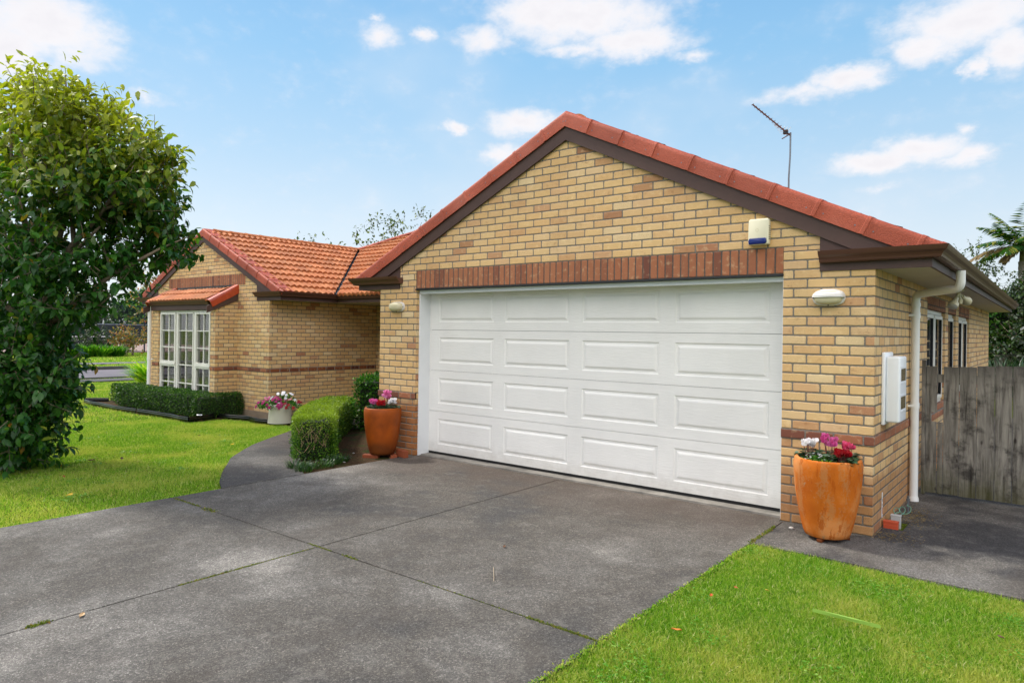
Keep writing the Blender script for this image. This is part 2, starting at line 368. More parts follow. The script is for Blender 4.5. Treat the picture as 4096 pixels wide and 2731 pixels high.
M_DARKIN = paint('dark_room', '#3c3a36', .9, 0, .1)
M_SLAT = paint('white_blind_slat', '#d8d5cc', .5, 0, .03)
M_ORANGEB = paint('orange_drain_plastic', '#c2502f', .45, 0, .1)
M_GREYB = paint('grey_white_box_plastic', '#b9b9b6', .6, .4, .12)
M_STONE = paint('pale_stone', '#b8b3ab', .8, .5, .2)
M_SOIL = None
def fn(t, b):
    v = t.uv(); n = t.noise(t.mapv(t.pos(), (9, 9, 70)), 1, 5, .62, dist=.5); n2 = t.noise(t.pos(), 2, 4)
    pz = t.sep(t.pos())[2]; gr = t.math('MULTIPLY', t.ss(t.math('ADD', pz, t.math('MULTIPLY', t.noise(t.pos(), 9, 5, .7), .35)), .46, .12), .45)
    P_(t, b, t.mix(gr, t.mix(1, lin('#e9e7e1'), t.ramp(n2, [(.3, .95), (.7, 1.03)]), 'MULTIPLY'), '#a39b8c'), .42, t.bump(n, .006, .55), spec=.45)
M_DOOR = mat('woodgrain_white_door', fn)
def fn(t, b):
    g = t.new('ShaderNodeNewGeometry'); r = g.outputs['Random Per Island']; p = g.outputs['Position']
    n = t.noise(t.mapv(p, (26, 26, 2.2)), 1, 6, .66, dist=.6); n2 = t.noise(p, 3.2, 5, .65); pz = t.sep(p)[2]
    c = t.ramp(n, [(.3, '#4d4942'), (.48, '#858077'), (.66, '#a8a397')])
    c = t.mix(1, c, t.ramp(r, [(0, .72), (1, 1.12)]), 'MULTIPLY')
    c = t.mix(t.math('MULTIPLY', t.ss(n2, .50, .66), .8), c, '#2b2825')
    moss = t.math('MULTIPLY', t.ss(t.math('ADD', pz, t.math('MULTIPLY', t.math('SUBTRACT', n2, .5), 1.0)), .42, .0), .6)
    c = t.mix(moss, c, '#4a4a1e')
    top = t.math('MULTIPLY', t.ss(t.math('ADD', pz, t.math('MULTIPLY', n, .5)), 1.45, 1.75), .55)
    c = t.mix(top, c, '#2c2825')
    kn = t.new('ShaderNodeTexVoronoi', feature='F1'); t.put(kn.inputs['Vector'], t.mapv(p, (5, 5, 2.2))); kn.inputs['Scale'].default_value = 1.0
    c = t.mix(t.math('MULTIPLY', t.ss(kn.outputs['Distance'], .09, .04), .8), c, '#231c18')
    P_(t, b, c, .9, t.bump(n, .012, .9), spec=.2)
M_PALING = mat('weathered_paling', fn)
def leaf_mat(name, stops, trans=.35, rough=.45, dry=None, spec=.5, zmix=None, nscale=.5, tint=(1.5, 1.6, .7, 1)):
    def fn(t, b):
        g = t.new('ShaderNodeNewGeometry'); r = g.outputs['Random Per Island']; p = g.outputs['Position']
        c = t.ramp(r, stops)
        if dry:
            n = t.noise(p, dry[1], 4, .6); r2 = t.math('FRACT', t.math('MULTIPLY', r, 17.3))
            c = t.mix(t.math('MULTIPLY', t.ss(t.math('ADD', n, t.math('MULTIPLY', r2, .25)), dry[2], dry[2]+.16), dry[3]), c, dry[0])
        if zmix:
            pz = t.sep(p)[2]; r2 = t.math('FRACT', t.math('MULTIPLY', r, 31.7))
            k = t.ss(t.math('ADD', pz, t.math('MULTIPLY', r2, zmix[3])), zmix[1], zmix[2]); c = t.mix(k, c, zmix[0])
        P_(t, b, c, rough, spec=spec)
        tr = t.new('ShaderNodeBsdfTranslucent'); t.put(tr.inputs[0], t.mix(1, c, tint, 'MULTIPLY'))
        mx = t.new('ShaderNodeMixShader'); mx.inputs[0].default_value = trans; t.l.new(b.outputs[0], mx.inputs[1]); t.l.new(tr.outputs[0], mx.inputs[2])
        t.l.new(mx.outputs[0], t.n['Material Output'].inputs[0])
    return mat(name, fn)
M_GRASS = leaf_mat('grass_blades', [(0, '#416f12'), (.3, '#67961c'), (.62, '#82a92a'), (.86, '#a2ba46'), (.95, '#c4c474'), (1, '#dcd4a4')], .42, .55, dry=('#cdc26a', 1.1, .60, .55), spec=.3)
M_CHERRY = leaf_mat('cherry_leaves', [(0, '#234b1b'), (.5, '#305f20'), (.85, '#467626'), (.975, '#5d8426'), (.994, '#8f8a2a'), (1, '#a8702a')], .40, .40, zmix=('#a0a52c', 3.6, 5.4, 1.3))
M_HEDGE = leaf_mat('box_hedge_leaves', [(0, '#1c3a10'), (.5, '#2c5016'), (.85, '#44701f'), (1, '#6f8c30')], .25, .42, spec=.35)
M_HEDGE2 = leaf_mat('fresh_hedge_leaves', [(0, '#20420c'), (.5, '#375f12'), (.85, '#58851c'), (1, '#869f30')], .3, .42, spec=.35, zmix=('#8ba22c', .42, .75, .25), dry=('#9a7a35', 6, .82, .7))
M_SHRUB = leaf_mat('glossy_shrub_leaves', [(0, '#1f4210'), (.5, '#33661a'), (.85, '#4f8425'), (1, '#79a234')], .3, .42, spec=.35)
M_BGLEAF = leaf_mat('distant_leaves', [(0, '#22350f'), (.5, '#3a5218'), (.85, '#5a7026'), (1, '#7f8c3c')], .3, .5)
M_BGDARK = leaf_mat('dark_distant_leaves', [(0, '#172a10'), (.5, '#263e17'), (1, '#4b6526')], .25, .5)
M_AUT = leaf_mat('autumn_leaves', [(0, '#4a5a20'), (.5, '#7e7a2c'), (.8, '#a87a34'), (1, '#b9602a')], .35, .5)
M_STRAP = leaf_mat('strap_leaves', [(0, '#2a5a12'), (.5, '#457f1c'), (1, '#7aa530')], .4, .5, spec=.2)
M_LIME = leaf_mat('lime_variegated_leaves', [(0, '#5c9a1a'), (.5, '#93bf2c'), (1, '#cfd65c')], .45, .35)
M_PALM = leaf_mat('palm_leaflets', [(0, '#22461f'), (.6, '#3c6a2c'), (.9, '#8a8f3a'), (1, '#b09a55')], .35, .4)
M_PALMD = leaf_mat('dry_palm_leaflets', [(0, '#7a6647'), (1, '#a48c62')], .3, .7)
M_MONDO = leaf_mat('dark_grassy_leaves', [(0, '#16300f'), (.6, '#2c5218'), (1, '#57802c')], .25, .35)
M_CYLEAF = leaf_mat('cyclamen_leaves', [(0, '#1c3a20'), (.6, '#34563a'), (1, '#7d927c')], .2, .4)
def petal(name, a, b_): return leaf_mat(name, [(0, a), (1, b_)], .35, .45, tint=(1.05, 1, 1, 1))
M_PW = petal('white_petals', '#e8e8ea', '#f6f6f6'); M_PP = petal('pink_petals', '#c43f86', '#e27cb8'); M_PR = petal('red_petals', '#8c0714', '#b51220'); M_PM = petal('magenta_petals', '#a31260', '#c4267c'); M_PC = petal('coral_pink_petals', '#c8325c', '#dd5c86')
def fn(t, b):
    n = t.noise(t.pos(), 14, 4, .7); P_(t, b, t.ramp(n, [(.3, '#5a4a3c'), (.7, '#8f7f6c')]), .9, t.bump(n, .01, .8))
M_BARK = mat('grey_brown_bark', fn)
def fn(t, b):
    n = t.noise(t.pos(), 30, 5, .7); n2 = t.noise(t.pos(), 4, 3)
    c = t.mix(t.ss(n2, .5, .65), t.ramp(n, [(.3, '#2e2216'), (.7, '#5f4b34')]), '#3b4522'); P_(t, b, c, .95, t.bump(n, .03, 1), spec=.1)
M_SOIL = mat('garden_soil', fn)
def fn(t, b):
    p = t.pos(); n = t.noise(p, 1.3, 5, .65); n2 = t.noise(p, 40, 4, .7)
    c = t.ramp(n, [(.3, '#51661a'), (.55, '#66781f'), (.72, '#8a863a')]); c = t.mix(1, c, t.ramp(n2, [(.3, .45), (.7, 1.25)]), 'MULTIPLY')
    P_(t, b, c, .95, t.bump(n2, .03, 1), spec=.1)
M_LAWN = mat('lawn_turf', fn)
def fn(t, b):
    n = t.noise(t.pos(), .5, 4); n2 = t.noise(t.pos(), 30, 4, .8); c = t.ramp(n, [(.35, '#5c585c'), (.65, '#746c70')]); c = t.mix(1, c, t.ramp(n2, [(.3, .8), (.7, 1.15)]), 'MULTIPLY'); P_(t, b, c, .9)
M_ROAD = mat('asphalt', fn)
M_COURT = paint('pink_court_surface', '#b59a8c', .9, 0, .1)
M_KERB = paint('grey_kerb_concrete', '#4d4c48', .9, .5, .3)
def fn(t, b):      # terracotta pot: pale lime bloom over orange, in vertical runs
    p = t.obj(); n = t.noise(t.mapv(p, (1, 1, .28)), 9, 6, .7, dist=.3); n2 = t.noise(p, 60, 4, .7); n3 = t.noise(p, 3, 4)
    c = t.ramp(n3, [(.3, '#ab5412'), (.5, '#c0661c'), (.75, '#cb7c34')])
    c = t.mix(t.math('MULTIPLY', t.ss(t.math('ADD', n, t.math('MULTIPLY', n2, .5)), .76, .86), .42), c, '#ad8558')
    c = t.mix(t.math('MULTIPLY', t.ss(t.noise(p, 3.2, 4), .48, .66), .55), c, '#d9955c')
    dr = t.noise(t.mapv(p, (1, 1, .22)), 16, 5, .72); c = t.mix(t.math('MULTIPLY', t.ss(dr, .56, .62), .75), c, '#a8500f')
    fl = t.noise(t.mapv(p, (1, 1, .45)), 21, 6, .78); c = t.mix(t.math('MULTIPLY', t.ss(fl, .60, .64), t.ss(t.noise(p, 4, 3), .42, .58)), c, '#9c8362')
    P_(t, b, c, .8, t.bump(t.math('ADD', n2, n), .004, .6), spec=.15)
M_POT = mat('weathered_terracotta', fn)
def fn(t, b):
    p = t.obj(); n3 = t.noise(p, 3.5, 5); n2 = t.noise(p, 70, 3); pz = t.sep(p)[2]
    c = t.ramp(n3, [(.3, '#74350d'), (.55, '#98480e'), (.75, '#ab5a18')])
    c = t.mix(t.math('MULTIPLY', t.ss(t.math('ADD', pz, t.math('MULTIPLY', n3, -.5)), .0, -.2), .7), c, '#3e2414')
    c = t.mix(t.math('MULTIPLY', t.ss(t.sep(p)[0], -.08, -.26), .55), c, '#8f7434')
    P_(t, b, c, .5, t.bump(n2, .003, .3), spec=.22)
M_POT2 = mat('dark_glazed_terracotta', fn)
M_WPOT = paint('off_white_pot', '#c9c3b2', .75, .4, .1)
def fn(t, b):
    P_(t, b, (.02, .025, .025, 1), .03, spec=.6)
    tr = t.new('ShaderNodeBsdfTransparent'); tr.inputs[0].default_value = (.86, .88, .87, 1); fr = t.new('ShaderNodeFresnel'); fr.inputs[0].default_value = 1.6
    gl = t.new('ShaderNodeBsdfGlossy'); gl.inputs['Roughness'].default_value = .01
    mx = t.new('ShaderNodeMixShader'); t.put(mx.inputs[0], t.math('ADD', t.math('MULTIPLY', fr.outputs[0], 1.0), .10, clamp=True)); t.l.new(tr.outputs[0], mx.inputs[1]); t.l.new(gl.outputs[0], mx.inputs[2])
    t.l.new(mx.outputs[0], t.n['Material Output'].inputs[0])
M_GLASS = mat('window_glass', fn)

# ------------------------------------------------------------------ ground (structure)
def sheet(name, poly, m, zf, dz=0, step=.5, kind='structure', thick=.12, zadd=None):
    xs = [p[0] for p in poly]; ys = [p[1] for p in poly]; mb = MB(); mb.face([(x, y, 0) for x, y in poly])
    me = bpy.data.meshes.new(name); bm = bmesh.new()
    bf = bm.faces.new([bm.verts.new((x, y, 0)) for x, y in poly]); bm.normal_update()
    if bf.normal.z < 0: bf.normal_flip()
    for ax, lo, hi in ((0, min(xs), max(xs)), (1, min(ys), max(ys))):
        k = lo+step
        while k < hi:
            co = (k, 0, 0) if ax == 0 else (0, k, 0); no = (1, 0, 0) if ax == 0 else (0, 1, 0)
            bmesh.ops.bisect_plane(bm, geom=bm.verts[:]+bm.edges[:]+bm.faces[:], plane_co=co, plane_no=no); k += step
    for v in bm.verts: v.co.z = zf(v.co.x, v.co.y)+dz
    if thick:
        ret = bmesh.ops.extrude_face_region(bm, geom=bm.faces[:])
        for v in [g for g in ret['geom'] if isinstance(g, bmesh.types.BMVert)]: v.co.z -= 0
        top = {g for g in ret['geom'] if isinstance(g, bmesh.types.BMVert)}
        for v in bm.verts:
            if v not in top: v.co.z -= thick
    bmesh.ops.recalc_face_normals(bm, faces=bm.faces)
    bm.to_mesh(me); bm.free(); o = link(me, name, m, None)
    if kind: o['kind'] = kind
    return o
def axis(): return sorted(set([-400, -250, -150, -90, -60, -45]+[i*.5 for i in range(-80, 30)]+[20, 30, 50, 90, 200, 400]))
xs = axis(); ysx = sorted(set([-400, -200, -100, -50, -25]+[i*.75 for i in range(-20, 40)]+[40, 60, 100, 200, 400]))
mb = MB(); mb.quadmesh([[(x, y, gz(x, y)-.03) for y in ysx] for x in xs]); o = mb.build('ground', M_LAWN); o['kind'] = 'structure'
flat0 = lambda x, y: 0.0
g = .0075
for nm, po in (('driveway', [(-5.75, -16), (-3.32-g, -16), (-3.32-g, -3.25-g), (-5.75, -3.25-g)]), ('driveway', [(-3.32+g, -16), (-.745, -16), (-.745, -3.25-g), (-3.32+g, -3.25-g)]),
               ('driveway', [(-5.75, -3.25+g), (-3.32-g, -3.25+g), (-3.32-g, .10), (-5.655, .10), (-5.655, -.012), (-5.75, -.012)]), ('driveway', [(-3.32+g, -3.25+g), (-.745, -3.25+g), (-.745, -.012), (-.78, -.012), (-.78, .10), (-3.32+g, .10)])):
    sheet(nm, po, M_DRIVE, flat0, step=3)
sheet('garage_threshold', [(-5.645, .105), (-.78, .105), (-.78, .30), (-5.645, .30)], paint('pale_rough_concrete', '#8f8a80', .95, 1.5, .5), flat0, dz=.018, step=3)
PATHL = [(-5.755, -2.72), (-6.1, -2.56), (-6.55, -2.28), (-7.0, -1.97), (-7.45, -1.67), (-8.0, -1.18), (-8.5, -.72), (-9.1, -.05), (-9.7, .68), (-10.3, 1.35), (-10.9, 2.0), (-10.9, 4.69)]
PATHR = [(-8.9, 4.69), (-9.0, 2.2), (-8.95, 1.35), (-8.4, .62), (-7.6, -.22), (-6.9, -.95), (-6.3, -1.42), (-5.755, -1.7)]
sheet('garden_path', PATHL+PATHR, M_PATH, gz, dz=.004, step=.7)
sheet('side_path', [(-.735, -.87), (-.1, -.86), (.6, -.90), (1.1, -.89), (3, -.7), (9, -.5), (9, 2.16), (.01, 2.16), (.01, .80), (.17, .80), (.17, .40), (.01, .40), (.01, -.012), (-.735, -.012)], M_SIDE, flat0, dz=0, step=4)
sheet('back_path', [(.01, 2.17), (9, 2.17), (9, 12), (.01, 12)], M_SIDE, flat0, dz=-.004, step=4)
sheet('planting_bed', [(-5.76, -1.72), (-6.28, -1.44), (-6.9, -.97), (-7.6, -.24), (-8.4, .60), (-8.94, 1.34), (-8.98, 2.2), (-8.88, 4.69), (-6.43, 4.69), (-6.43, -.01), (-5.76, -.01)], M_SOIL, gz, dz=-.012, step=.4)
BED = [(-19.04, .68), (-17.96, .43), (-16.8, .38), (-15.66, .30), (-14.5, .36), (-13.9, .38), (-12.72, .35), (-13.0, 1.1), (-12.6, 1.12), (-12.1, 1.30), (-11.5, 1.25), (-10.95, 1.6), (-10.92, 2.1), (-12.0, 2.1), (-12.0, 1.72), (-17.7, 1.72), (-17.7, 3.5), (-19.04, 3.5)]
sheet('hedge_bed', BED, M_SOIL, gz, dz=-.012, step=.8)
zs = lambda x, y: -.29
sheet('road', [(-33.6, -90), (-33.6, 120), (-28.0, 120), (-28.0, -90)], M_ROAD, zs, dz=.0, step=50, thick=.02)
sheet('street_footpath', [(-27.4, -90), (-27.4, 120), (-26.2, 120), (-26.2, -90)], M_KERB, zs, dz=.01, step=50, thick=.02)
sheet('far_footpath', [(-40.0, -90), (-40.0, 120), (-38.4, 120), (-38.4, -90)], M_ROAD, zs, dz=.03, step=50, thick=.02)
mb = MB(); mb.box(-33.85, -33.6, -90, 120, -.31, -.15); mb.build('kerb', M_KERB)['kind'] = 'structure'
mb = MB(); mb.box(-28.0, -27.85, -90, 120, -.31, -.25); mb.build('kerb', M_KERB)['kind'] = 'structure'
sheet('tennis_court', [(-92, -30), (-92, 80), (-56.3, 80), (-56.3, -30)], M_COURT, zs, dz=.02, step=50, thick=.02)

# ------------------------------------------------------------------ house
TG, TW = .477, .468
XA, ZA = -3.21, 4.262        # garage apex (verge top line)
XW, ZW, YW = -14.85, 4.10, 1.735
house = thing('brick_house', 'buff brick bungalow with terracotta tiled gables and a white double garage door', 'house')
def shiftz(z):       # one thin course above the soldier course
    return z if z <= 2.494 else (2.494+(z-2.494)*2 if z <= 2.537 else z+.043)
def zg(x, top=3.92): return top-TG*abs(x-XA)
# garage front: two pillars and the gable above the lintel
mb = MB()
mb.prism([(-6.41, -.12), (-5.665, -.12), (-5.665, 2.494), (-6.41, 2.494)], 'y', 0, .11)
mb.build('wall', M_BRICK_LOW, house, uvo=(0, 0))
mb = MB(); mb.prism([(-.768, -.12), (0, -.12), (0, 2.494), (-.768, 2.494)], 'y', 0, .11); mb.build('wall', M_BRICKS, house, uvo=(0, 0))
mb = MB()
for a, b_ in ((-6.319, -5.674), (-.768, -.101)): mb.prism([(a, 2.494), (b_, 2.494), (b_, 2.537), (a, 2.537)], 'y', 0, .11)
mb.prism([(-6.319, 2.537), (-.101, 2.537), (XA, 4.02)], 'y', 0, .11)
mb.build('wall', M_BRICK, house, uvo=(0, 0, shiftz))
mb = MB(); mb.prism([(-5.672, 2.288), (-.77, 2.288), (-.77, 2.535), (-5.672, 2.535)], 'y', -.003, .10)
o = mb.build('brick_lintel', M_SOLD, house, uvo=(-.77+24-.086*300+.0, 0, lambda z: z-2.288-8.6+.0))
mb = MB(); mb.box(-5.68, -.765, -.012, .09, 2.272, 2.287); mb.build('steel_lintel', M_NAVY, house)
# side wall with three openings
ops = [(3.0, 4.66, .84, 2.07), (4.98, 5.9, .84, 2.07), (6.27, 7.88, .84, 2.07)]
mb = MB(); ycur = .11
for y0, y1, z0, z1 in ops:
    mb.prism([(ycur, -.12), (y0, -.12), (y0, 2.34), (ycur, 2.34)], 'x', -.11, 0)
    mb.prism([(y0, -.12), (y1, -.12), (y1, z0-.11), (y0, z0-.11)], 'x', -.11, 0)
    mb.prism([(y0, 2.225), (y1, 2.225), (y1, 2.34), (y0, 2.34)], 'x', -.11, 0); ycur = y1
mb.prism([(ycur, -.12), (12.05, -.12), (12.05, 2.34), (ycur, 2.34)], 'x', -.11, 0)
mb.build('wall', M_BRICKS, house, uvo=(0, 0))
mb = MB()
for y0, y1, z0, z1 in ops: mb.prism([(y0, z1), (y1, z1), (y1, 2.223), (y0, 2.223)], 'x', -.10, .003)
mb.build('brick_lintel', M_SOLD, house, uvo=(0, 0, lambda z: z-1.97))
for y0, y1, z0, z1 in ops:
    w_ = MB(); fx0, fx1 = -.10, -.045
    for a, b_ in ((y0, y0+.05), (y1-.05, y1)): w_.box(fx0, fx1, a, b_, z0, z1)
    w_.box(fx0, fx1, y0+.05, y1-.05, z1-.05, z1); w_.box(fx0, fx1, y0+.05, y1-.05, z0, z0+.05)
    if y1-y0 > 1.2: w_.box(fx0, fx1, (y0+y1)/2-.03, (y0+y1)/2+.03, z0+.05, z1-.05)
    fr = w_.build('window', M_UPVC, house, bevel=.004)
    s_ = MB(); k = [(y0+.055, (y0+y1)/2-.035), ((y0+y1)/2+.035, y1-.055)] if y1-y0 > 1.2 else [(y0+.055, y1-.055)]
    for a, b_ in k:
        for c0, c1 in ((a, a+.045), (b_-.045, b_)): s_.box(-.06, -.025, c0, c1, z0+.06, z1-.06)
        s_.box(-.06, -.025, a+.045, b_-.045, z1-.105, z1-.06); s_.box(-.06, -.025, a+.045, b_-.045, z0+.06, z0+.105)
    s_.build('sash', M_UPVC, fr, bevel=.004)
    for a, b_ in k:
        n_ = MB(); n_.box(-.055, -.030, b_-.060, b_-.047, z0+.106, z1-.106); n_.build('rubber_seal', M_NAVY, fr)
    g_ = MB()
    for a, b_ in k: g_.face([(-.047, a+.046, z0+.106), (-.047, b_-.062, z0+.106), (-.047, b_-.062, z1-.106), (-.047, a+.046, z1-.106)])
    g_.build('glass', M_GLASS, fr, fix=False)
    b2 = MB(); z = z0+.12
    while z < z1-.12: b2.face([(-.16, y0+.06, z), (-.16, y1-.06, z), (-.125, y1-.06, z+.018), (-.125, y0+.06, z+.018)]); z += .05
    b2.build('blind', M_SLAT, fr, fix=False)
    b3 = MB(); b3.prism([(-.11, z0-.0), (-.11, z0-.11), (.03, z0-.145), (.035, z0-.075)], 'y', y0+.002, y1-.002)
    b3.build('brick_sill', M_BAND, fr, uvo=(0, 0))
    rl = MB()
    for a in (y0, y1): rl.box(-.112, -.101, min(a, a), a+.001, z0, z1)
mb = MB(); mb.box(-.9, -.5, 2.8, 8.1, .3, 2.3); mb.build('dark_interior', M_DARKIN, house)
# band course (slightly proud)
def band(pts, m, w=.012):
    mb = MB(); mb.sweep([(w, .776), (w, .86), (-.02, .86), (-.02, .776)], pts); return mb.build('brick_band', m, house, uvo=(pts[0][0], pts[0][1]))
band([(0, 12.04), (0, 0), (-.77, 0)][:3], M_BAND)
band([(-5.665, 0), (-6.41, 0), (-6.41, 4.6)], M_BAND)
# garage left side wall, back walls, recess wall
mb = MB(); mb.prism([(.11, -.12), (4.7, -.12), (4.7, 2.5), (.11, 2.5)], 'x', -6.41, -6.30); mb.build('wall', M_BRICK, house, uvo=(-6.41, 0))
mb = MB(); mb.box(-12.02, -6.41, 4.7, 4.81, -.3, 2.6); mb.build('wall', M_BRICK, house, uvo=(-12.02, 4.7))
mb = MB(); mb.box(-17.68, 0, 12.05, 12.16, -.3, 2.6); mb.build('wall', M_BRICK, house, uvo=(0, 12.05)); mb = MB(); mb.box(-17.79, -17.68, 1.74, 12.05, -.35, 2.55); mb.build('wall', M_BRICK, house, uvo=(0, 12.05))
# wing side wall (faces the drive) and gable wall
mb = MB(); mb.prism([(YW+.11, -.08), (4.70, -.08), (4.70, 2.36), (YW+.11, 2.36)], 'x', -12.13, -12.02); mb.build('wall', M_BRICK, house, uvo=(-12.02, YW))
def zw(x, top=3.76): return top-TW*abs(x-XW)
mb = MB()
mb.prism([(-13.29, -.08), (-12.02, -.08), (-12.02, 2.40), (-12.02, zw(-12.02)+.06), (-12.99, zw(-12.99)+.08), (-12.99, 2.70), (-13.29, 2.70)], 'y', YW, YW+.11)
mb.build('wall', M_BRICK, house, uvo=(-12.02, YW)); mb = MB()
mb.prism([(-12.99, 2.945), (-12.99, zw(-12.99)+.08), (XW, 3.86), (-16.6, zw(-16.6)+.08), (-16.6, 2.945)], 'y', YW, YW+.11)
mb.build('wall', M_BRICK, house, uvo=(-12.02, YW)); mb = MB()
mb.prism([(-17.68, -.08), (-16.3, -.08), (-16.3, 2.70), (-16.6, 2.70), (-16.6, zw(-16.6)+.08), (-17.68, zw(-17.68)+.06)], 'y', YW, YW+.11)
mb.build('wall', M_BRICK, house, uvo=(-12.02, YW))
mb = MB(); mb.prism([(-16.6, 2.70), (-12.99, 2.70), (-12.99, 2.945), (-16.6, 2.945)], 'y', YW-.003, YW+.10)
mb.build('brick_lintel', M_SOLD, house, uvo=(-12.99+24-.086*300, 0, lambda z: z-2.695-8.6))
mb = MB(); mb.box(-16.1, -13.3, YW-.02, YW+.06, 2.675, 2.699); mb.build('steel_lintel', M_NAVY, house)
mb = MB(); mb.box(-17.7, -11.99, YW-.015, YW+.1, -.42, -.08); mb.box(-12.1, -11.99, YW+.1, 4.7, -.42, -.08); mb.box(-16.32, -13.26, 1.19, YW-.015, -.42, -.08); mb.build('footing', M_FOOT, house, bevel=.005)
band([(-12.02, 4.69), (-12.02, YW)], M_BANDD, .008)
band([(-12.02, YW), (-13.29, YW)], M_BAND, .008)
mb = MB(); mb.sweep([(.008, .776), (.008, .86), (-.02, .86), (-.02, .776)], [(-13.29, YW-.01), (-13.29, 1.21), (-13.50, 1.21)]); mb.build('brick_band', M_BAND, house, uvo=(-13.29, 1.21))
mb = MB(); mb.sweep([(.008, .776), (.008, .86), (-.02, .86), (-.02, .776)], [(-15.985, 1.21), (-16.3, 1.21)]); mb.build('brick_band', M_BAND, house, uvo=(-16.3, 1.21))
# bay
mb = MB(); mb.prism([(1.21, -.08), (YW, -.08), (YW, 2.52), (1.21, 2.24)], 'x', -13.40, -13.29)
mb.box(-13.50, -13.40, 1.21, 1.32, -.08, 2.24); mb.build('wall', M_BRICK, house, uvo=(-13.29, 1.21)); mb = MB(); mb.box(-16.3, -15.985, 1.21, 1.32, -.08, 2.24); mb.prism([(1.32, -.08), (YW, -.08), (YW, 2.52), (1.32, 2.24)], 'x', -16.3, -16.19)
mb.build('wall', M_BRICK, house, uvo=(-13.29, 1.21))
mb = MB(); mb.box(-17.0, -12.9, 2.9, 3.0, -.1, 2.9); mb.box(-16.18, -13.41, 1.33, 2.9, -.12, -.06); mb.box(-16.18, -13.41, 1.33, 1.9, 2.26, 2.3); mb.build('dark_interior', M_DARKIN, house)
# bay window
def bay_window():
    y0, y1 = 1.245, 1.315; Z0, Z1 = -.02, 2.115; m = MB()
    m.box(-15.98, -13.5, y0, y1, Z1-.045, Z1); m.box(-15.98, -13.5, y0, y1, Z0, Z0+.05)
    for a, b_ in ((-15.98, -15.93), (-15.155, -15.085), (-14.31, -14.225), (-13.55, -13.5)): m.box(a, b_, y0, y1, Z0+.05, Z1-.045)
    w = m.build('window', M_UPVC, house, bevel=.005)
    s = MB(); g_ = MB(); ms = MB()
    def pane(a, b_, c, d_, t_=.04, proud=0, hz=()):
        ya = y0-.012-proud
        s.box(a, a+t_, ya, y1-.01, c, d_); s.box(b_-t_, b_, ya, y1-.01, c, d_); s.box(a+t_, b_-t_, ya, y1-.01, d_-t_, d_); s.box(a+t_, b_-t_, ya, y1-.01, c, c+t_)
        g_.face([(a+t_, y0+.027, c+t_), (b_-t_, y0+.027, c+t_), (b_-t_, y0+.027, d_-t_), (a+t_, y0+.027, d_-t_)])
        ms.box((a+b_)/2-.012, (a+b_)/2+.012, y0+.006, y0+.024, c+t_, d_-t_)
        for h in hz:
            ms.box(a+t_, (a+b_)/2-.012, y0+.006, y0+.024, h-.012, h+.012); ms.box((a+b_)/2+.012, b_-t_, y0+.006, y0+.024, h-.012, h+.012)
    for a, b_ in ((-15.928, -15.167), (-14.213, -13.552)):
        pane(a, b_, .875, 2.068, .045, .01, (1.645, 1.25)); pane(a, b_, .032, .83, .04, 0, (.42,))
        s.box(a, b_, y0-.03, y1-.012, .832, .873)
    pane(-15.073, -14.322, .032, 2.068, .03, 0, (1.645, 1.25, .845, .42))
    s.build('sash', M_UPVC, w, bevel=.004); g_.build('glass', M_GLASS, w, fix=False); ms.build('glazing_bar', M_UPVC, w)
    b2 = MB()
    for a, b_ in ((-15.90, -15.14), (-15.10, -14.30), (-14.26, -13.53)):
        z = .06
        while z < 2.05:
            b2.face([(a, 1.40, z), (b_, 1.40, z), (b_, 1.445, z+.020), (a, 1.445, z+.020)]); b2.face([(a, 1.398, z-.018), (b_, 1.398, z-.018), (b_, 1.40, z), (a, 1.40, z)]); z += .047
        for k in (.2, .8): x = a+(b_-a)*k; b2.box(x-.0015, x+.0015, 1.385, 1.388, .06, 2.05)
    b2.build('blind', M_SLAT, w, fix=False)
bay_window()
# fascia, soffit, gutters
GP = [(0, 2.462), (0, 2.372), (.045, 2.368), (.066, 2.378), (.072, 2.396), (.085, 2.415), (.107, 2.432), (.116, 2.450), (.124, 2.470), (.112, 2.470), (.106, 2.452), (.09, 2.445), (.01, 2.445)]
GP2 = [(0, 2.500), (0, 2.410), (.045, 2.406), (.066, 2.416), (.072, 2.434), (.085, 2.453), (.107, 2.470), (.116, 2.488), (.124, 2.508), (.112, 2.508), (.106, 2.490), (.09, 2.483), (.01, 2.483)]
def gutter(path, prof): mb = MB(); mb.sweep(prof, path); return mb.build('gutter', M_GUT, house)
gutter([(.425, 12.1), (.425, -.002), (-.44, -.002)], GP)
PATH2 = [(-5.94, -.002), (-6.885, -.002), (-6.885, 3.10)]
gutter(PATH2, GP)
PATH3 = [(-6.95, 3.18), (-11.58, 3.18), (-11.58, YW-.002), (-12.50, YW-.002)]
gutter(PATH3, GP2); gutter([(-17.20, YW-.002), (-18.12, YW-.002), (-18.12, 11)], GP2)
def fascia(path, z0, z1, m=M_BROWN): mb = MB(); mb.sweep([(-.004, z0), (-.004, z1), (-.026, z1), (-.026, z0)], path); return mb.build('fascia', m, house)
fascia([(.425, 12.1), (.425, .03)], 2.30, 2.45); fascia([(-6.885, .03), (-6.885, 3.1)], 2.30, 2.45)
fascia([(-6.95, 3.18), (-11.58, 3.18), (-11.58, YW+.01)], 2.325, 2.49)
def boxed(pts, y): mb = MB(); mb.prism(pts, 'y', y-.012, y+.02); return mb.build('boxed_eave', M_BROWN, house)
zl = lambda x: 4.07-TG*abs(x-XA)
boxed([(-.449, 2.298), (.421, 2.298), (.421, 2.40), (.30, 2.44), (-.449, zl(-.449)-.05)], 0)
boxed([(-5.995, 2.298), (-6.881, 2.298), (-6.881, 2.40), (-6.7, 2.43), (-5.995, zl(-5.995)-.05)], 0)
zlw = lambda x: ZW-.17-TW*abs(x-XW)
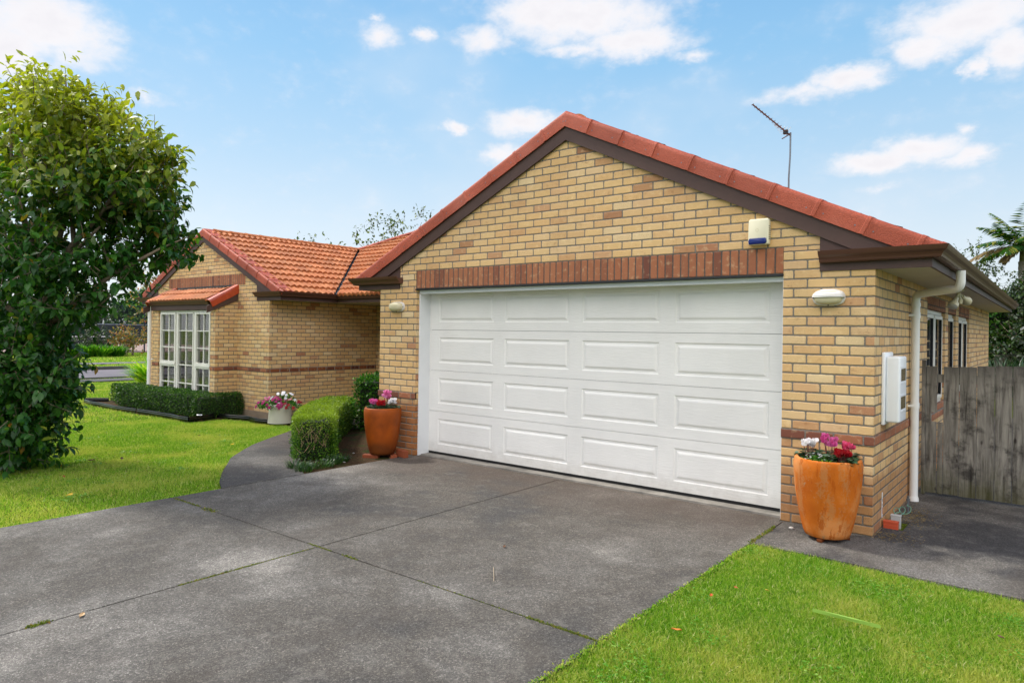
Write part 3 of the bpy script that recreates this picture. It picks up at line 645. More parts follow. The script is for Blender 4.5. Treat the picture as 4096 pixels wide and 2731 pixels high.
boxed([(-12.51, 2.325), (-11.584, 2.325), (-11.584, 2.44), (-11.75, 2.47), (-12.51, zlw(-12.51)-.04)], YW)
boxed([(-17.19, 2.325), (-18.11, 2.325), (-18.11, 2.44), (-17.9, 2.47), (-17.19, zlw(-17.19)-.04)], YW)
mb = MB(); mb.box(.003, .40, .022, 12.1, 2.306, 2.318); mb.build('soffit', M_SOFF, house)
mb = MB(); mb.box(-6.86, -6.413, .022, 3.2, 2.306, 2.318); mb.box(-11.55, -6.41, 3.206, 4.70, 2.335, 2.347); mb.box(-12.017, -11.606, YW+.022, 4.7, 2.330, 2.342); mb.build('soffit', M_SOFF, house)
# barge boards
def barge(xa, ztop, zbot, T, zend, y):
    for sg_ in (1, -1):
        x1, x2 = xa+sg_*(zbot-zend)/T, xa+sg_*(ztop-zend)/T
        mb = MB(); mb.prism([(xa, zbot), (x1, zend), (x2, zend), (xa, ztop)], 'y', y-.034, y-.014); mb.build('bargeboard', M_BROWN, house)
barge(XA, 4.085, 3.925, TG, 2.43, 0)
barge(XW, 3.935, 3.78, TW, 2.465, YW)
# roof surfaces
roof = None
def tiles(name, o0, u, s, U, S, clips, parent, m=M_TILE, amp=.042, lift=.044):
    L = .345; nu = int(U/.0125); nr = int(math.ceil(S/L)); o0, u, s = Vector(o0), Vector(u), Vector(s); n = u.cross(s).normalized()
    me = bpy.data.meshes.new(name); V = []; Fc = []; UVs = []
    rows = []
    for r in range(nr): rows += [(r*L-.012, -.012+.0, r), (r*L-.010, lift, r), (r*L+L*.5, lift*.55, r), (r*L+L-.010, lift*.05, r)]
    prof = [amp*(abs(math.cos(math.pi*(k*.0125)/.15))**.8) for k in range(nu+1)]
    jr = [rng.uniform(-.003, .003) for _ in range(nr*(nu//12+2))]
    for (sv, h, r) in rows:
        for k in range(nu+1): V.append(o0+u*(k*.0125)+s*sv+n*(h+prof[k]+jr[r*(nu//12+1)+k//12]))
    m_ = nu+1
    for i in range(len(rows)-1):
        for k in range(nu): Fc.append((i*m_+k, i*m_+k+1, (i+1)*m_+k+1, (i+1)*m_+k)); 
    me.from_pydata(V, [], Fc); L_ = me.uv_layers.new(name='UVMap')
    for p in me.polygons:
        for li in p.loop_indices:
            vi = me.loops[li].vertex_index; i, k = divmod(vi, m_); L_.data[li].uv = (k*.0125, (rows[i][2]+.5)*.345)
    bm = bmesh.new(); bm.from_mesh(me)
    for co, no in clips: bmesh.ops.bisect_plane(bm, geom=bm.verts[:]+bm.edges[:]+bm.faces[:], plane_co=co, plane_no=no, clear_outer=True)
    bm.to_mesh(me); bm.free(); me.shade_smooth(); set_sharp(me, 50)
    return link(me, name, m, parent)
def under(name, pts, m, parent):
    mb = MB(); mb.face(pts); mb.face([(p[0], p[1], p[2]-.03) for p in pts][::-1]); return mb.build(name, m, parent, fix=False)
cw = 1/math.sqrt(1+TW*TW); sw = TW*cw; cg = 1/math.sqrt(1+TG*TG); sg = TG*cg
zrW = ZW-.07      # roof plane at wing ridge
XE = -11.55; ZE = zrW-TW*(XE-XW)
VX, VY = XE, 3.12                         # valley foot
YV = VY+(XE-XW)                           # valley top (at wing ridge)
w1 = tiles('roof', (XE+.045, YW-.02, ZE-.02), (0, 1, 0), (-cw, 0, sw), 5.2, 3.85, [((VX, VY-.05, 0), (1, 1, 0)), ((XW, 0, 0), (-1, 0, 0))], house)
roof = w1
tiles('tile_slope', (-18.15, YV+4.0, zrW-TW*(XW+18.15)-.02), (0, -1, 0), (cw, 0, sw), YV+4.0-YW+.02, 3.75, [((XW, 0, 0), (1, 0, 0))], roof)
YR = 7.9; ZR = ZE+TW*(YR-VY)
tiles('tile_slope', (-15.2, VY-.045, ZE-.02), (1, 0, 0), (0, cw, sw), 11.2, 5.4, [((VX, VY+.05, 0), (-1, -1, 0)), ((XW, YV, 0), (-1, 1, 0)), ((-6.95, 3.15, 0), (1, -1, 0)), ((0, YR, 0), (0, 1, 0)), ((-3.21, 6.9, 0), (1, 1, 0))], roof)
zgr = ZA-.07
tiles('tile_slope', (.47, -.02, zgr-TG*(.47-XA)-.02), (0, 1, 0), (-cg, 0, sg), 12.1, 4.12, [((XA, 0, 0), (-1, 0, 0)), ], roof)
tiles('tile_slope', (-6.94, 7.2, zgr-TG*(-XA*-1+6.94+0)*1.0-.02 if False else zgr-TG*(XA+6.94)-.02), (0, -1, 0), (cg, 0, sg), 7.22, 4.22, [((XA, 0, 0), (1, 0, 0)), ((-6.95, 3.2, 0), (-1, 1, 0))], roof)
mb = MB(); mb.face([(XA, 6.9, zgr), (XA, 12.1, zgr), (-6.0, 12.1, ZR), (-6.0, YR, ZR)]); mb.face([(-6, YR, ZR-.01), (-6, 12.1, ZR-.01), (-13.4, 12.1, ZR-.01), (-13.4, YR, ZR-.01)]); mb.face([(XW, YV, zrW), (-13.4, YR, ZR), (-13.4, 12.1, ZR), (XW, 12.1, zrW)]); mb.build('tile_slope', M_TILE, roof, fix=False)
# valley tray
mb = MB(); mb.face([(XE+.05-.09, VY-.09-.04, ZE+.02), (XE+.05+.09, VY+.09-.04, ZE+.02), (XW+.09, YV+.09, zrW-.0), (XW-.09, YV-.09, zrW-.0)])
mb.build('valley_flashing', paint('dark_valley_metal', '#1f1a18', .7, .5, .3), roof, fix=False)
# ridge caps
def caps(p0, p1, Lc, parent, m=M_TILE, r=.105, flat=.62):
    p0, p1 = Vector(p0), Vector(p1); d_ = p1-p0; n = max(1, int(d_.length/Lc)); dn_ = d_.normalized(); sd = dn_.cross(Vector((0, 0, 1))).normalized(); up = sd.cross(dn_)
    mb = MB()
    for i in range(n):
        a = p0+dn_*(d_.length*i/n-.02); b_ = p0+dn_*(d_.length*(i+1)/n+.02); g_ = []
        for q, rr in ((a, r*1.10), (a+dn_*.05, r*1.10), (a+dn_*.055, r), (b_, r*.97)):
            g_.append([q+sd*rr*math.cos(th)+up*(rr*flat*math.sin(th)-.015) for th in [math.pi*k/10 for k in range(11)]])
        mb.quadmesh(g_)
        mb.face([tuple(x) for x in g_[0]])
    return mb.build('ridge_tiles', m, parent, smooth=True, angle=50, fix=False)
caps((XW, YW+.25, ZW-.035), (XW, YV+.05, ZW-.03), .40, roof)
caps((XW, YV, ZW-.02), (-13.45, YR-.05, ZR+.05), .38, roof, M_BARGE)
caps((-13.4, YR, ZR+.04), (-6.0, YR, ZR+.04), .4, roof)
caps((XA, .2, ZA-.04), (XA, 6.9, ZA-.04), .4, roof)
# verge (barge) tiles
def verge(xa, za, T, xe, y, n, sgn, mats=None, first_half=False, fh=.166, depth=.19, name='verge_tiles', m=M_BARGE, zcut=2.405):
    c = 1/math.sqrt(1+T*T); e = Vector((sgn*c, 0, -T*c)); nn = Vector((sgn*T*c, 0, c))
    Ltot = abs(xe-xa)/c; xs_ = n
    # profile (y, n): face bottom -> rounded shoulder -> flat top -> back
    pr = [(-.052, -fh), (-.054, -.05), (-.052, -.028), (-.044, -.012), (-.030, -.003), (-.012, .0), (.5*depth, .004), (depth-.05, .0), (depth-.045, -.03), (-.02, -.02), (-.036, -.04), (-.038, -fh)]
    mb = MB(); st = 0
    while st < Ltot-.02:
        ln = xs_ if st > 0 or not first_half else xs_*.88; en = min(Ltot, st+ln)
        g_ = []
        for k, (q, sc_) in enumerate(((st-.002, .0), (st+(en-st)*.5, .001), (en-.030, .002), (en-.026, .006), (en+.006, .0065))):
            g_.append([Vector((xa, y, za))+e*q+Vector((0, yy-(sc_ if yy < 0 else 0), 0))+nn*(nz+sc_*.8) for yy, nz in pr])
        mb.quadmesh(g_, 0, True); mb.face([tuple(v) for v in g_[-1]]); mb.face([tuple(v) for v in g_[0]][::-1])
        for q in (st+.07, en-.09):
            if en-st > .3:
                p = Vector((xa, y-.0555, za))+e*q+nn*(-.11); r = .0065
                mb.face([(p.x+r*math.cos(a), p.y-.004, p.z+r*math.sin(a)) for a in [2*math.pi*k/8 for k in range(8)]][::-1], mi=1)
        st = en
    o = mb.build(name, [m, M_STEEL], roof, smooth=True, angle=40, fix=False)
    me = o.data; bm = bmesh.new(); bm.from_mesh(me)
    bmesh.ops.bisect_plane(bm, geom=bm.verts[:]+bm.edges[:]+bm.faces[:], plane_co=(xa, 0, 0), plane_no=(-sgn, 0, 0), clear_outer=True)
    bmesh.ops.bisect_plane(bm, geom=bm.verts[:]+bm.edges[:]+bm.faces[:], plane_co=(0, 0, zcut), plane_no=(0, 0, -1), clear_outer=True)
    bm.normal_update(); bm.to_mesh(me); bm.free(); return o
verge(XA, ZA, TG, .52, -.004, .448, 1, first_half=True); verge(XA, ZA, TG, -6.965, -.004, .448, -1, first_half=True)
verge(XW, ZW, TW, -11.46, YW-.004, .448, 1, depth=.27, zcut=2.44); verge(XW, ZW, TW, -18.15, YW-.004, .448, -1, depth=.27, zcut=2.44)
# bay canopy roof
CT = .56; cc_ = 1/math.sqrt(1+CT*CT)
can = tiles('canopy_roof', (-16.32, 1.10, 2.335), (1, 0, 0), (0, cc_, CT*cc_), 2.9, .72, [((0, YW-.13, 0), (0, 1, 0))], house, amp=.026, lift=.026)
def side_verge(x, sgn, m):
    mb = MB(); e = Vector((0, -cc_, -CT*cc_)); nn = Vector((0, -CT*cc_, cc_)); p0 = Vector((x, YW-.004, 2.69)); g_ = []
    pr = [(.03, -.16), (.032, -.05), (.028, -.015), (.012, .012), (-.02, .02), (-.16, .015), (-.17, -.02), (-.02, -.005), (.01, -.04), (.012, -.16)]
    for q, k in ((0, 0), (.38, .002), (.385, .008), (.78, .010)): g_.append([p0+e*q+Vector((sgn*(a+k), 0, 0))+nn*(b_+k) for a, b_ in pr])
    mb.quadmesh(g_, 0, True); mb.face([tuple(v) for v in g_[-1]]); return mb.build('verge_tiles', m, can, smooth=True, angle=40)
side_verge(-13.285, 1, M_BARGE2); side_verge(-16.33, -1, M_BARGE2)
for xa_ in (-13.285, -16.36): mb = MB(); mb.prism([(1.00, 2.045), (1.72, 2.345), (1.72, 2.51), (1.00, 2.20)], 'x', xa_, xa_+.023); mb.build('bargeboard', M_BROWN, can)
gp = [(o_, z_-.175+.045) for o_, z_ in GP]
mb = MB(); mb.sweep(gp, [(-13.44, 1.19), (-16.42, 1.19)]); mb.build('gutter', M_GUT, can)
mb = MB(); mb.box(-16.3, -13.30, 1.172, 1.206, 2.12, 2.32); mb.build('fascia', M_BROWN, can)
mb = MB(); mb.quadmesh([[(-16.15+i*.075, YW-.02, 2.655) for i in range(36)], [(-16.15+i*.075, YW-.07, 2.648+.012*(i % 2)) for i in range(36)], [(-16.15+i*.075, YW-.16-.01*(i % 3), 2.640+.012*(i % 2)) for i in range(36)]]); mb.build('flashing', M_SILL, can, fix=False)
mb = MB(); mb.box(-16.1, -13.45, YW-.012, YW-.004, 2.60, 2.675); mb.build('dark_gap', M_BLACK, can)  # black strip put in for the shade of the gap over the flashing
mb = MB(); mb.box(-15.98, -13.5, 1.215, 1.32, 2.118, 2.24); mb.build('header_board', M_BROWN, can)
# downpipes
def pipe(pts, r, parent, straps=()):
    mb = MB(); mb.tube(pts, r, 20); o = mb.build('downpipe', M_PIPE, parent, smooth=True, angle=60); return o
def bend(a, b_, c, r, n=6):
    a, b_, c = Vector(a), Vector(b_), Vector(c); d0 = (a-b_).normalized()*r; d1 = (c-b_).normalized()*r
    return [b_+d0*(1-t_)**2+d1*t_**2 for t_ in [k/n for k in range(n+1)]]
pth = [(.49, 1.35, 2.37)]+bend((.49, 1.35, 2.37), (.49, 1.37, 2.20), (.055, 1.75, 2.17), .07)+bend((.49, 1.37, 2.20), (.055, 1.76, 2.17), (.055, 1.76, .0), .07)+[(.055, 1.76, .0)]
dp = pipe(pth, .040, house)
mb = MB()
for z in (1.0, 1.95): mb = MB(); mb.lathe([(.041, -.03), (.045, -.03), (.045, .03), (.041, .03)], (.055, 1.76, z), 20); mb.box(.0, .03, 1.70, 1.722, z-.012, z+.012); mb.box(.0, .055, 1.712, 1.722, z-.012, z+.012); mb.build('pipe_bracket', M_PIPE, dp, smooth=True)
mb = MB(); mb.lathe([(.041, -.02), (.046, -.02), (.046, .02), (.041, .02)], (.055, 1.76, 2.06), 20); mb.build('pipe_collar', M_PIPE, dp, smooth=True); mb = MB()
mb.lathe([(.041, 0), (.05, 0), (.048, .03), (.041, .05)], (.055, 1.76, .0), 20)
mb.build('pipe_collar', M_PIPE, dp, smooth=True)
dp2 = pipe([(-16.38, 1.17, 2.27), (-16.38, 1.17, -.3)], .045, house)
mb = MB(); mb.lathe([(.046, -.03), (.05, -.03), (.05, .03), (.046, .03)], (-16.38, 1.17, .93), 16); mb.box(-16.34, -16.24, 1.195, 1.207, .92, .94); mb.build('pipe_bracket', M_PIPE, dp2)
# garage door
def garage_door():
    Y = .25; m = MB(); xl, xr = -5.645, -.762
    door = None
    for s in range(4):
        z0 = .052+.5605*s; z1 = z0+.5605-.004; zz = [z0, z0+.105, z0+.455, z1]
        m = MB()
        px = [(-5.47, -4.485), (-4.30, -3.315), (-3.13, -2.145), (-1.96, -.965)]
        def ring(x0, x1, za, zb, ya, x2, x3, zc, zd, yb):
            a = [(x0, ya, za), (x1, ya, za), (x1, ya, zb), (x0, ya, zb)]; b_ = [(x2, yb, zc), (x3, yb, zc), (x3, yb, zd), (x2, yb, zd)]
            for k in range(4): m.face([a[k], a[(k+1) % 4], b_[(k+1) % 4], b_[k]])
            return b_
        xc = xl
        for (a, b_) in px:
            m.face([(xc, Y, z0), (a, Y, z0), (a, Y, z1), (xc, Y, z1)]); xc = b_
            m.face([(a, Y, z0), (b_, Y, z0), (b_, Y, zz[1]), (a, Y, zz[1])]); m.face([(a, Y, zz[2]), (b_, Y, zz[2]), (b_, Y, z1), (a, Y, z1)])
            st = [(0, 0), (.012, .010), (.032, .010), (.050, .0), (.060, -.002)]
            for i in range(4):
                i0, y0_ = st[i]; i1, y1_ = st[i+1]
                r_ = ring(a+i0, b_-i0, zz[1]+i0, zz[2]-i0, Y+y0_, a+i1, b_-i1, zz[1]+i1, zz[2]-i1, Y+y1_)
            m.face(r_)
        m.face([(xc, Y, z0), (xr, Y, z0), (xr, Y, z1), (xc, Y, z1)])
        m.face([(xl, Y, z1), (xr, Y, z1), (xr, Y+.03, z1), (xl, Y+.03, z1)]); m.face([(xl, Y, z0), (xl, Y+.03, z0), (xr, Y+.03, z0), (xr, Y, z0)])
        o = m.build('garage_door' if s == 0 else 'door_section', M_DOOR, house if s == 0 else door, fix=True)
        if s == 0: door = o
    m = MB(); m.box(xl, xr, Y+.005, Y+.03, .019, .055); m.build('rubber_seal', M_BLACK, door)
    m = MB(); m.box(xl, xr, Y+.032, Y+.05, .05, 2.4); m.build('door_back', M_BLACK, door)
    m = MB(); m.box(-5.665, -5.645, .055, .30, .004, 2.265); m.build('door_jamb', M_WHITE, house, bevel=.002)
    m = MB(); m.box(-.772, -.762, .003, .30, .02, 2.265); m.build('door_jamb', M_WHITE, house)
    m = MB(); m.box(-5.645, -.772, .05, .11, 2.222, 2.270); m.box(-5.645, -.772, .11, .24, 2.245, 2.268); m.build('door_head', M_WHITE, house, bevel=.002)
garage_door()
mb = MB(); mb.box(-6.2, -.2, .32, .36, -.1, 2.5); mb.build('dark_interior', M_BLACK, house)

# ------------------------------------------------------------------ wall-mounted things
def oval(rx, rz, n=40): # superellipse
    return [(rx*math.copysign(abs(math.cos(a))**.62, math.cos(a)), rz*math.copysign(abs(math.sin(a))**.8, math.sin(a))) for a in [2*math.pi*k/n for k in range(n)]]
def bulkhead(x, z, label, rx, rz, hood):
    t_ = thing('wall_lamp', label, 'wall lamp', (x, -.002, z), group=None)
    mb = MB(); prof = [(1.0, 0), (1.0, -.018), (.96, -.028), (.88, -.030)]
    mb.quadmesh([[(p[0]*s, y, p[1]*s) for p in oval(rx, rz)] for s, y in prof], 0, True); mb.face([(p[0], 0, p[1]) for p in oval(rx, rz)]); mb.build('lamp_rim', M_HOOD, t_, smooth=True)
    mb = MB(); prof = [(.88, -.028), (.86, -.05), (.78, -.072), (.6, -.086), (.3, -.092), (.01, -.093)]
    mb.quadmesh([[(p[0]*s, y, p[1]*s) for p in oval(rx, rz)] for s, y in prof], 0, True); mb.build('lamp_lens', M_LENS, t_, smooth=True, angle=80)
    if hood:
        mb = MB(); g_ = []
        for i in range(17):
            zt = rz*(1.02-i*1.02/16); wv = rx*1.0*max(.25, (1-max(0, zt/rz)**2.6))**.5; dep_ = -.02-.085*math.sin(min(1, (rz-zt+.012)/rz)*math.pi/2)-(.004 if i % 3 == 0 else 0)
            g_.append([(wv*math.sin(a)*1.0, dep_*math.cos(a)**.45 if math.cos(a) > 0 else 0, zt) for a in [(-.5+k/20)*math.pi*.995 for k in range(21)]])
        mb.quadmesh(g_); mb.build('lamp_hood', M_HOOD, t_, smooth=True, angle=25, fix=False)
    for sx, sz in ((0, -.94), (0, .94)) if not hood else ((0, -.94), (-.93, .1), (.93, .1)):
        pass
    for sx, sz in ((0, -.93), (-.95, .0), (.95, .0)):
        mb = MB(); mb.box(rx*sx-.005, rx*sx+.005, -.034, -.026, rz*sz-.005, rz*sz+.005); mb.build('screw', M_NAVY, t_)
    return t_
bulkhead(-.368, 2.06, 'oval bulkhead lamp with a ribbed white eyelid hood, right of the garage door', .135, .072, True)
bulkhead(-6.035, 2.047, 'plain oval cream bulkhead lamp on the brick pillar left of the garage door', .143, .070, False)
def alarm():
    t_ = thing('alarm_box', 'cream burglar alarm box with dark blue lens high on the gable', 'alarm box', (-.985, 0, 2.685))
    mb = MB(); mb.prism([(-.092, -.118), (.092, -.118), (.098, -.10), (.098, .11), (.088, .128), (-.082, .128), (-.095, .11), (-.098, -.10)], 'y', -.065, 0); b_ = mb.build('body', M_CREAM, t_, bevel=.012, smooth=True, seg=3)
    mb = MB(); mb.prism([(-.088, -.112), (.066, -.112), (.082, -.095), (.075, -.055), (-.082, -.055), (-.092, -.08)], 'y', -.078, -.050); mb.build('blue_lens', M_BLUE, t_, bevel=.008, smooth=True)
    mb = MB()
    for k in range(7): mb.box(.094, .1005, -.058, -.02, -.07+k*.02, -.065+k*.02)
    mb.build('vent_slot', M_NAVY, t_)
    mb = MB(); mb.quadmesh([[(-.01+r*math.cos(a), -.0668, .02+r*math.sin(a)) for a in [2*math.pi*k/24 for k in range(24)]] for r in (.012, .015)], 0, True); mb.build('embossed_ring', M_LENS, t_)
alarm()
def meter():
    t_ = thing('meter_box', 'tall white plastic meter box with two bronze windows on the side wall', 'meter box', (0, .33, 0))
    mb = MB(); mb.prism([(-.03, .93), (.36, .93), (.36, 1.58), (-.03, 1.58)], 'x', 0, .03); mb.build('back_plate', M_METER, t_, bevel=.012, smooth=True)
    mb = MB(); mb.prism([(.0, .955), (.33, .955), (.33, 1.545), (.0, 1.545)], 'x', .031, .145); mb.build('cover', M_METER, t_, bevel=.02, smooth=True, seg=4)
    for z in (1.38, 1.13):
        mb = MB(); mb.prism([(.05, z-.055), (.27, z-.055), (.27, z+.055), (.05, z+.055)], 'x', .1445, .1475); f = mb.build('window', M_BRONZE, t_, bevel=.002)
        for q0, q1 in ((-.078, -.070), (.066, .072)): mb = MB(); mb.prism([(.03, z+q0), (.29, z+q0), (.29, z+q1), (.03, z+q1)], 'x', .1445, .149); mb.build('frame', M_METER, f)
meter()
def flood():
    t_ = thing('security_light', 'grey floodlight with twin lamp heads hanging under the side eave', 'floodlight', (.28, 3.35, 2.306))
    mb = MB(); mb.lathe([(.001, 0), (.055, 0), (.055, -.02), (.03, -.03), (.02, -.05), (.001, -.05)], (0, 0, 0), 20); mb.build('base', M_LENS, t_, smooth=True)
    for dx_, dy_, dz_, nm in ((-.05, -.12, -.17, 'lamp_head'), (.06, .42, -.10, 'lamp_head')):
        mb = MB(); a = Vector((0, 0, -.04)); d_ = Vector((dx_, dy_, dz_)); dn_ = d_.normalized()
        mb.tube([a, a+d_*.35], .012, 8); mb.tube([a+d_*.35, a+d_*.6, a+d_*.75, a+d_*.75+dn_*.05], [.026, .03, .055, .058], 16); o = mb.build(nm, M_LENS, t_, smooth=True, angle=40)
        mb = MB(); c = a+d_*.75+dn_*.052; mb.tube([c, c+dn_*.012, c+dn_*.02], [.053, .045, .02], 16); mb.build('lamp_glass', paint('silver_glass', '#b9b9b4', .15, 0, .1), o, smooth=True)
    mb = MB(); mb.tube([(0, 0, -.05), (.01, .06, -.13)], [.015, .02], 10); mb.tube([(.01, .06, -.12), (.01, .06, -.17)], [.028, .024], 12); mb.build('motion_sensor', M_LENS, t_, smooth=True)
flood()
def aerial():
    t_ = thing('tv_aerial', 'rusty television aerial on a thin grey mast above the garage roof', 'aerial', (-1.70, 3.22, 3.3))
    mb = MB(); mb.tube([(0, 0, 0), (.0, 0, .6), (.012, .008, .9), (.013, .012, 1.22)], .012, 8); mb.build('mast', M_STEEL, t_)
    a = Vector((.012, .01, 1.18)); b_ = Vector((-.40, -.32, 1.60)); d_ = b_-a; mb = MB(); mb.tube([a, b_], .011, 6)
    sd = Vector((.6, -.77, 0))
    for k in range(13):
        p = a+d_*(k/12.0*.95+.05); w_ = .075-.03*k/12; mb.tube([p-sd*w_+Vector((0, 0, .006)), p+sd*w_+Vector((0, 0, -.004))], .0045, 5)
    mb.build('boom', M_RUST, t_)
    mb = MB(); mb.box(-.075, -.01, -.045, .0, 1.20, 1.26); mb.build('junction_box', M_NAVY, t_, bevel=.008)
    mb = MB()
    for k in range(6): p = a+d_*(.10+.045*k); mb.tube([p, p+Vector((.05-.02*k, .02, .07-.012*k))], .004, 5); mb.tube([p, p+Vector((-.07, -.02, -.02+.01*k))], .003, 5)
    mb.build('reflector', M_WHITE, t_)
    mb = MB(); mb.tube([a+d_*.03, a+d_*.03+Vector((-.08, -.06, -.06))], .007, 6); mb.build('clamp', M_RUST, t_)
aerial()
t_ = thing('satellite_dish', 'dull brown satellite dish seen behind the left gable', 'satellite dish', (-18.0, 2.6, 2.9))
mb = MB(); g_ = []
for i in range(7): r = .42*i/6; g_.append([(r*math.cos(a), .25*(r/.42)**2*.4, r*1.05*math.sin(a)) for a in [2*math.pi*k/28 for k in range(28)]])
mb.quadmesh(g_, 0, True); o = mb.build('dish', M_BROWN, t_, smooth=True, fix=False); o.location = (0, 0, .45); o.rotation_euler = (rad(-15), 0, rad(60))
mb = MB(); mb.tube([(0, .05, -.3), (0, .05, .45)], .02, 8); mb.build('mount', M_STEEL, t_)
tape = thing('marker_tape', 'thin white printed strip stuck to the side wall near the ground', 'tape strip', (0, .39, 0))
mb = MB(); mb.prism([(-.012, .09), (.012, .09), (.016, .315), (-.008, .315)], 'x', .002, .006); mb.build('strip', M_WHITE, tape)
mb = MB(); mb.prism([(-.006, .125), (.006, .125), (.007, .18), (-.005, .18)], 'x', .0062, .0075); mb.build('printed_arrow', paint('faded_red_ink', '#a8666a', .6), tape)
for q_ in ([(-.006, .20), (.007, .20), (.007, .212), (-.006, .212)], [(-.005, .235), (.007, .235), (.008, .26), (-.004, .26)]): mb = MB(); mb.prism(q_, 'x', .0062, .0075); mb.build('printed_mark', paint('grey_ink', '#8d9296', .6), tape)
t_ = thing('drain_box', 'orange plastic box standing against the side wall beside the drain hole', 'box', (.075, .42, 0))
mb = MB(); mb.box(-.06, .055, -.03, .03, -.06, .055); mb.build('body', M_ORANGEB, t_, bevel=.004); mb = MB(); mb.box(-.063, .058, -.033, .033, .05, .066); mb.box(-.061, .056, -.0325, .031, .028, .034); mb.build('lid', M_ORANGEB, t_, bevel=.003)
t_ = thing('junction_box', 'small pale grey box leaning behind the orange drain box', 'box', (.085, .58, .0))
mb = MB(); mb.box(-.04, .04, -.025, .025, -.05, .09); mb.build('body', M_GREYB, t_, bevel=.004); mb = MB(); mb.box(-.042, .043, -.027, .027, .078, .092); mb.build('lid', M_GREYB, t_, bevel=.003)
t_ = thing('drain_stub', 'short dark grey pipe standing at the foot of the white downpipe', 'pipe', (.10, 1.12, 0))
mb = MB(); mb.tube([(0, 0, 0), (0, 0, .17)], .011, 10); mb.build('pipe', M_STEEL, t_); mb = MB(); mb.tube([(0, 0, .12), (0, 0, .145)], .017, 10); mb.build('collar', M_STEEL, t_)
mb = MB(); pts = [(.03+.035*math.cos(a)+a*.006, .86+.035*math.sin(a)+a*.012, .055+.03*math.sin(a*1.0)) for a in [k*.3 for k in range(50)]]; mb.tube([(.02, .80, .0), (.04, .82, .05)]+pts+[(.10, 1.10, .09)], .0035, 6)
tag(mb.build('coiled_wire', paint('pale_green_wire', '#6fa08a', .4), None, smooth=True), 'loop of pale green wire coiled beside the dark pipe stub', 'wire')

# ------------------------------------------------------------------ paling gate / fence
fn_ = thing('paling_fence', 'weathered grey paling fence closing the path beside the house', 'fence', (0, 2.2, 0))
xb = [.262, .408, .564, .721, .871]; x = 1.02
while x < 6.5: xb.append(x); x += .15
xb.append(x)
def board(x0, x1, z0, z1, par=fn_): mb = MB(); mb.box(x0+.0025, x1-.0025, rng.uniform(-.004, .002), .018, z0, z1); return mb.build('paling', M_PALING, par, bevel=.002)
board(.099, .206, .905, 1.405); board(.099, .156, .03, .904) if False else board(.099, .204, .025, .80); board(.208, .262, .022, .80)
mb = MB(); mb.box(.101, .152, 0, .018, .80, .905); mb.build('paling', M_PALING, fn_)
for i in range(len(xb)-1): board(xb[i], xb[i+1], .02+rng.uniform(0, .01), 1.405+.03*min(1, i/4)+rng.uniform(-.004, .004))
mb = MB(); mb.box(.06, .098, -.01, .05, .0, 1.47); mb.build('post', M_PALING, fn_, bevel=.003)
for z in (.25, 1.23): mb = MB(); mb.box(.10 if z > 1 else .27, 6.5, .02, .06, z, z+.09); mb.build('rail', M_PALING, fn_)
# low far fence and shed
fn2 = thing('far_fence', 'low grey paling fence far beyond the back corner of the house', 'fence', (-.2, 17.2, 0))
for k in range(36): mb = MB(); x = k*.11; mb.box(x, x+.1, 0, .02, 0, 1.27+rng.uniform(-.01, .01)); mb.build('paling', M_PALING, fn2)
mb = MB(); mb.box(0, 4, .02, .06, .9, 1.0); mb.build('rail', M_PALING, fn2)
sh = thing('playhouse', 'small playhouse with grey shingle roof and cream post at the right edge', 'playhouse', (.66, 14.2, 0))
mb = MB(); mb.box(-.06, .0, 0, .06, 0, 1.98); mb.box(.9, .96, 0, .06, 0, 1.98); mb.build('post', paint('pale_timber', '#cdb98e', .7), sh)
mb = MB(); mb.prism([(-.16, 1.92), (.45, 2.32), (1.06, 1.92), (1.06, 1.98), (.45, 2.39), (-.16, 1.98)], 'y', -.15, 1.4); mb.build('roof', paint('grey_shingle', '#8f928e', .9, 1, .3), sh)
mb = MB(); mb.box(.02, .88, .3, .34, 0, 1.95); mb.build('wall', paint('navy_board', '#1f2634', .7), sh)
mb = MB(); [mb.box(.0, .88, .0, .03, .3+.22*k, .34+.22*k) for k in range(7)]; mb.build('railing', paint('pale_timber', '#cdb98e', .7), sh)

# ------------------------------------------------------------------ pots and flowers
def pot(name, label, loc, H, rt, rb, m, belly=1.04, rim=.028):
    t_ = thing(name, label, 'flower pot', loc)
    prof = [(.001, .0), (rb*.9, 0), (rb, .008)]
    for k in range(1, 15): q = k/15; prof.append((rb+(rt*belly-rb)*math.sin(q*math.pi/2)**.85, H*q))
    prof += [(rt*1.01, H*.97), (rt, H*.99), (rt-.006, H), (rt-rim, H), (rt-rim-.004, H-.01), (rt-rim-.01, H-.06), (.001, H-.06)]
    mb = MB(); mb.lathe(prof, (0, 0, 0), 64); return t_, mb.build('body', m, t_, smooth=True, angle=50)
POTR = (-.29, -.30); POTL = (-5.98, -.30)
prt, pb = pot('terracotta_pot', 'weathered orange terracotta pot right of the garage door', (*POTR, .03), .655, .262, .175, M_POT)
mb = MB()
mb2 = MB(); mb2.lathe([(.001, 0), (.23, 0)], (0, 0, .61), 32); mb2.build('potting_soil', M_SOIL, prt)
for a in (-95, 25, 145):
    mb = MB(); ca, sa = math.cos(rad(a)), math.sin(rad(a)); mb.box(-.022, .022, -.03, .05, -.028, .0); o = mb.build('pot_foot', M_POT2, prt, bevel=.006); o.location = (ca*.15, sa*.15, 0); o.rotation_euler = (0, 0, rad(a+90))
plt_, pb2 = pot('terracotta_pot', 'dark glazed terracotta pot on loose bricks left of the garage door', (*POTL, .035), .63, .245, .165, M_POT2)
mb2 = MB(); mb2.lathe([(.001, 0), (.212, 0)], (0, 0, .575), 32); mb2.build('potting_soil', M_SOIL, plt_)
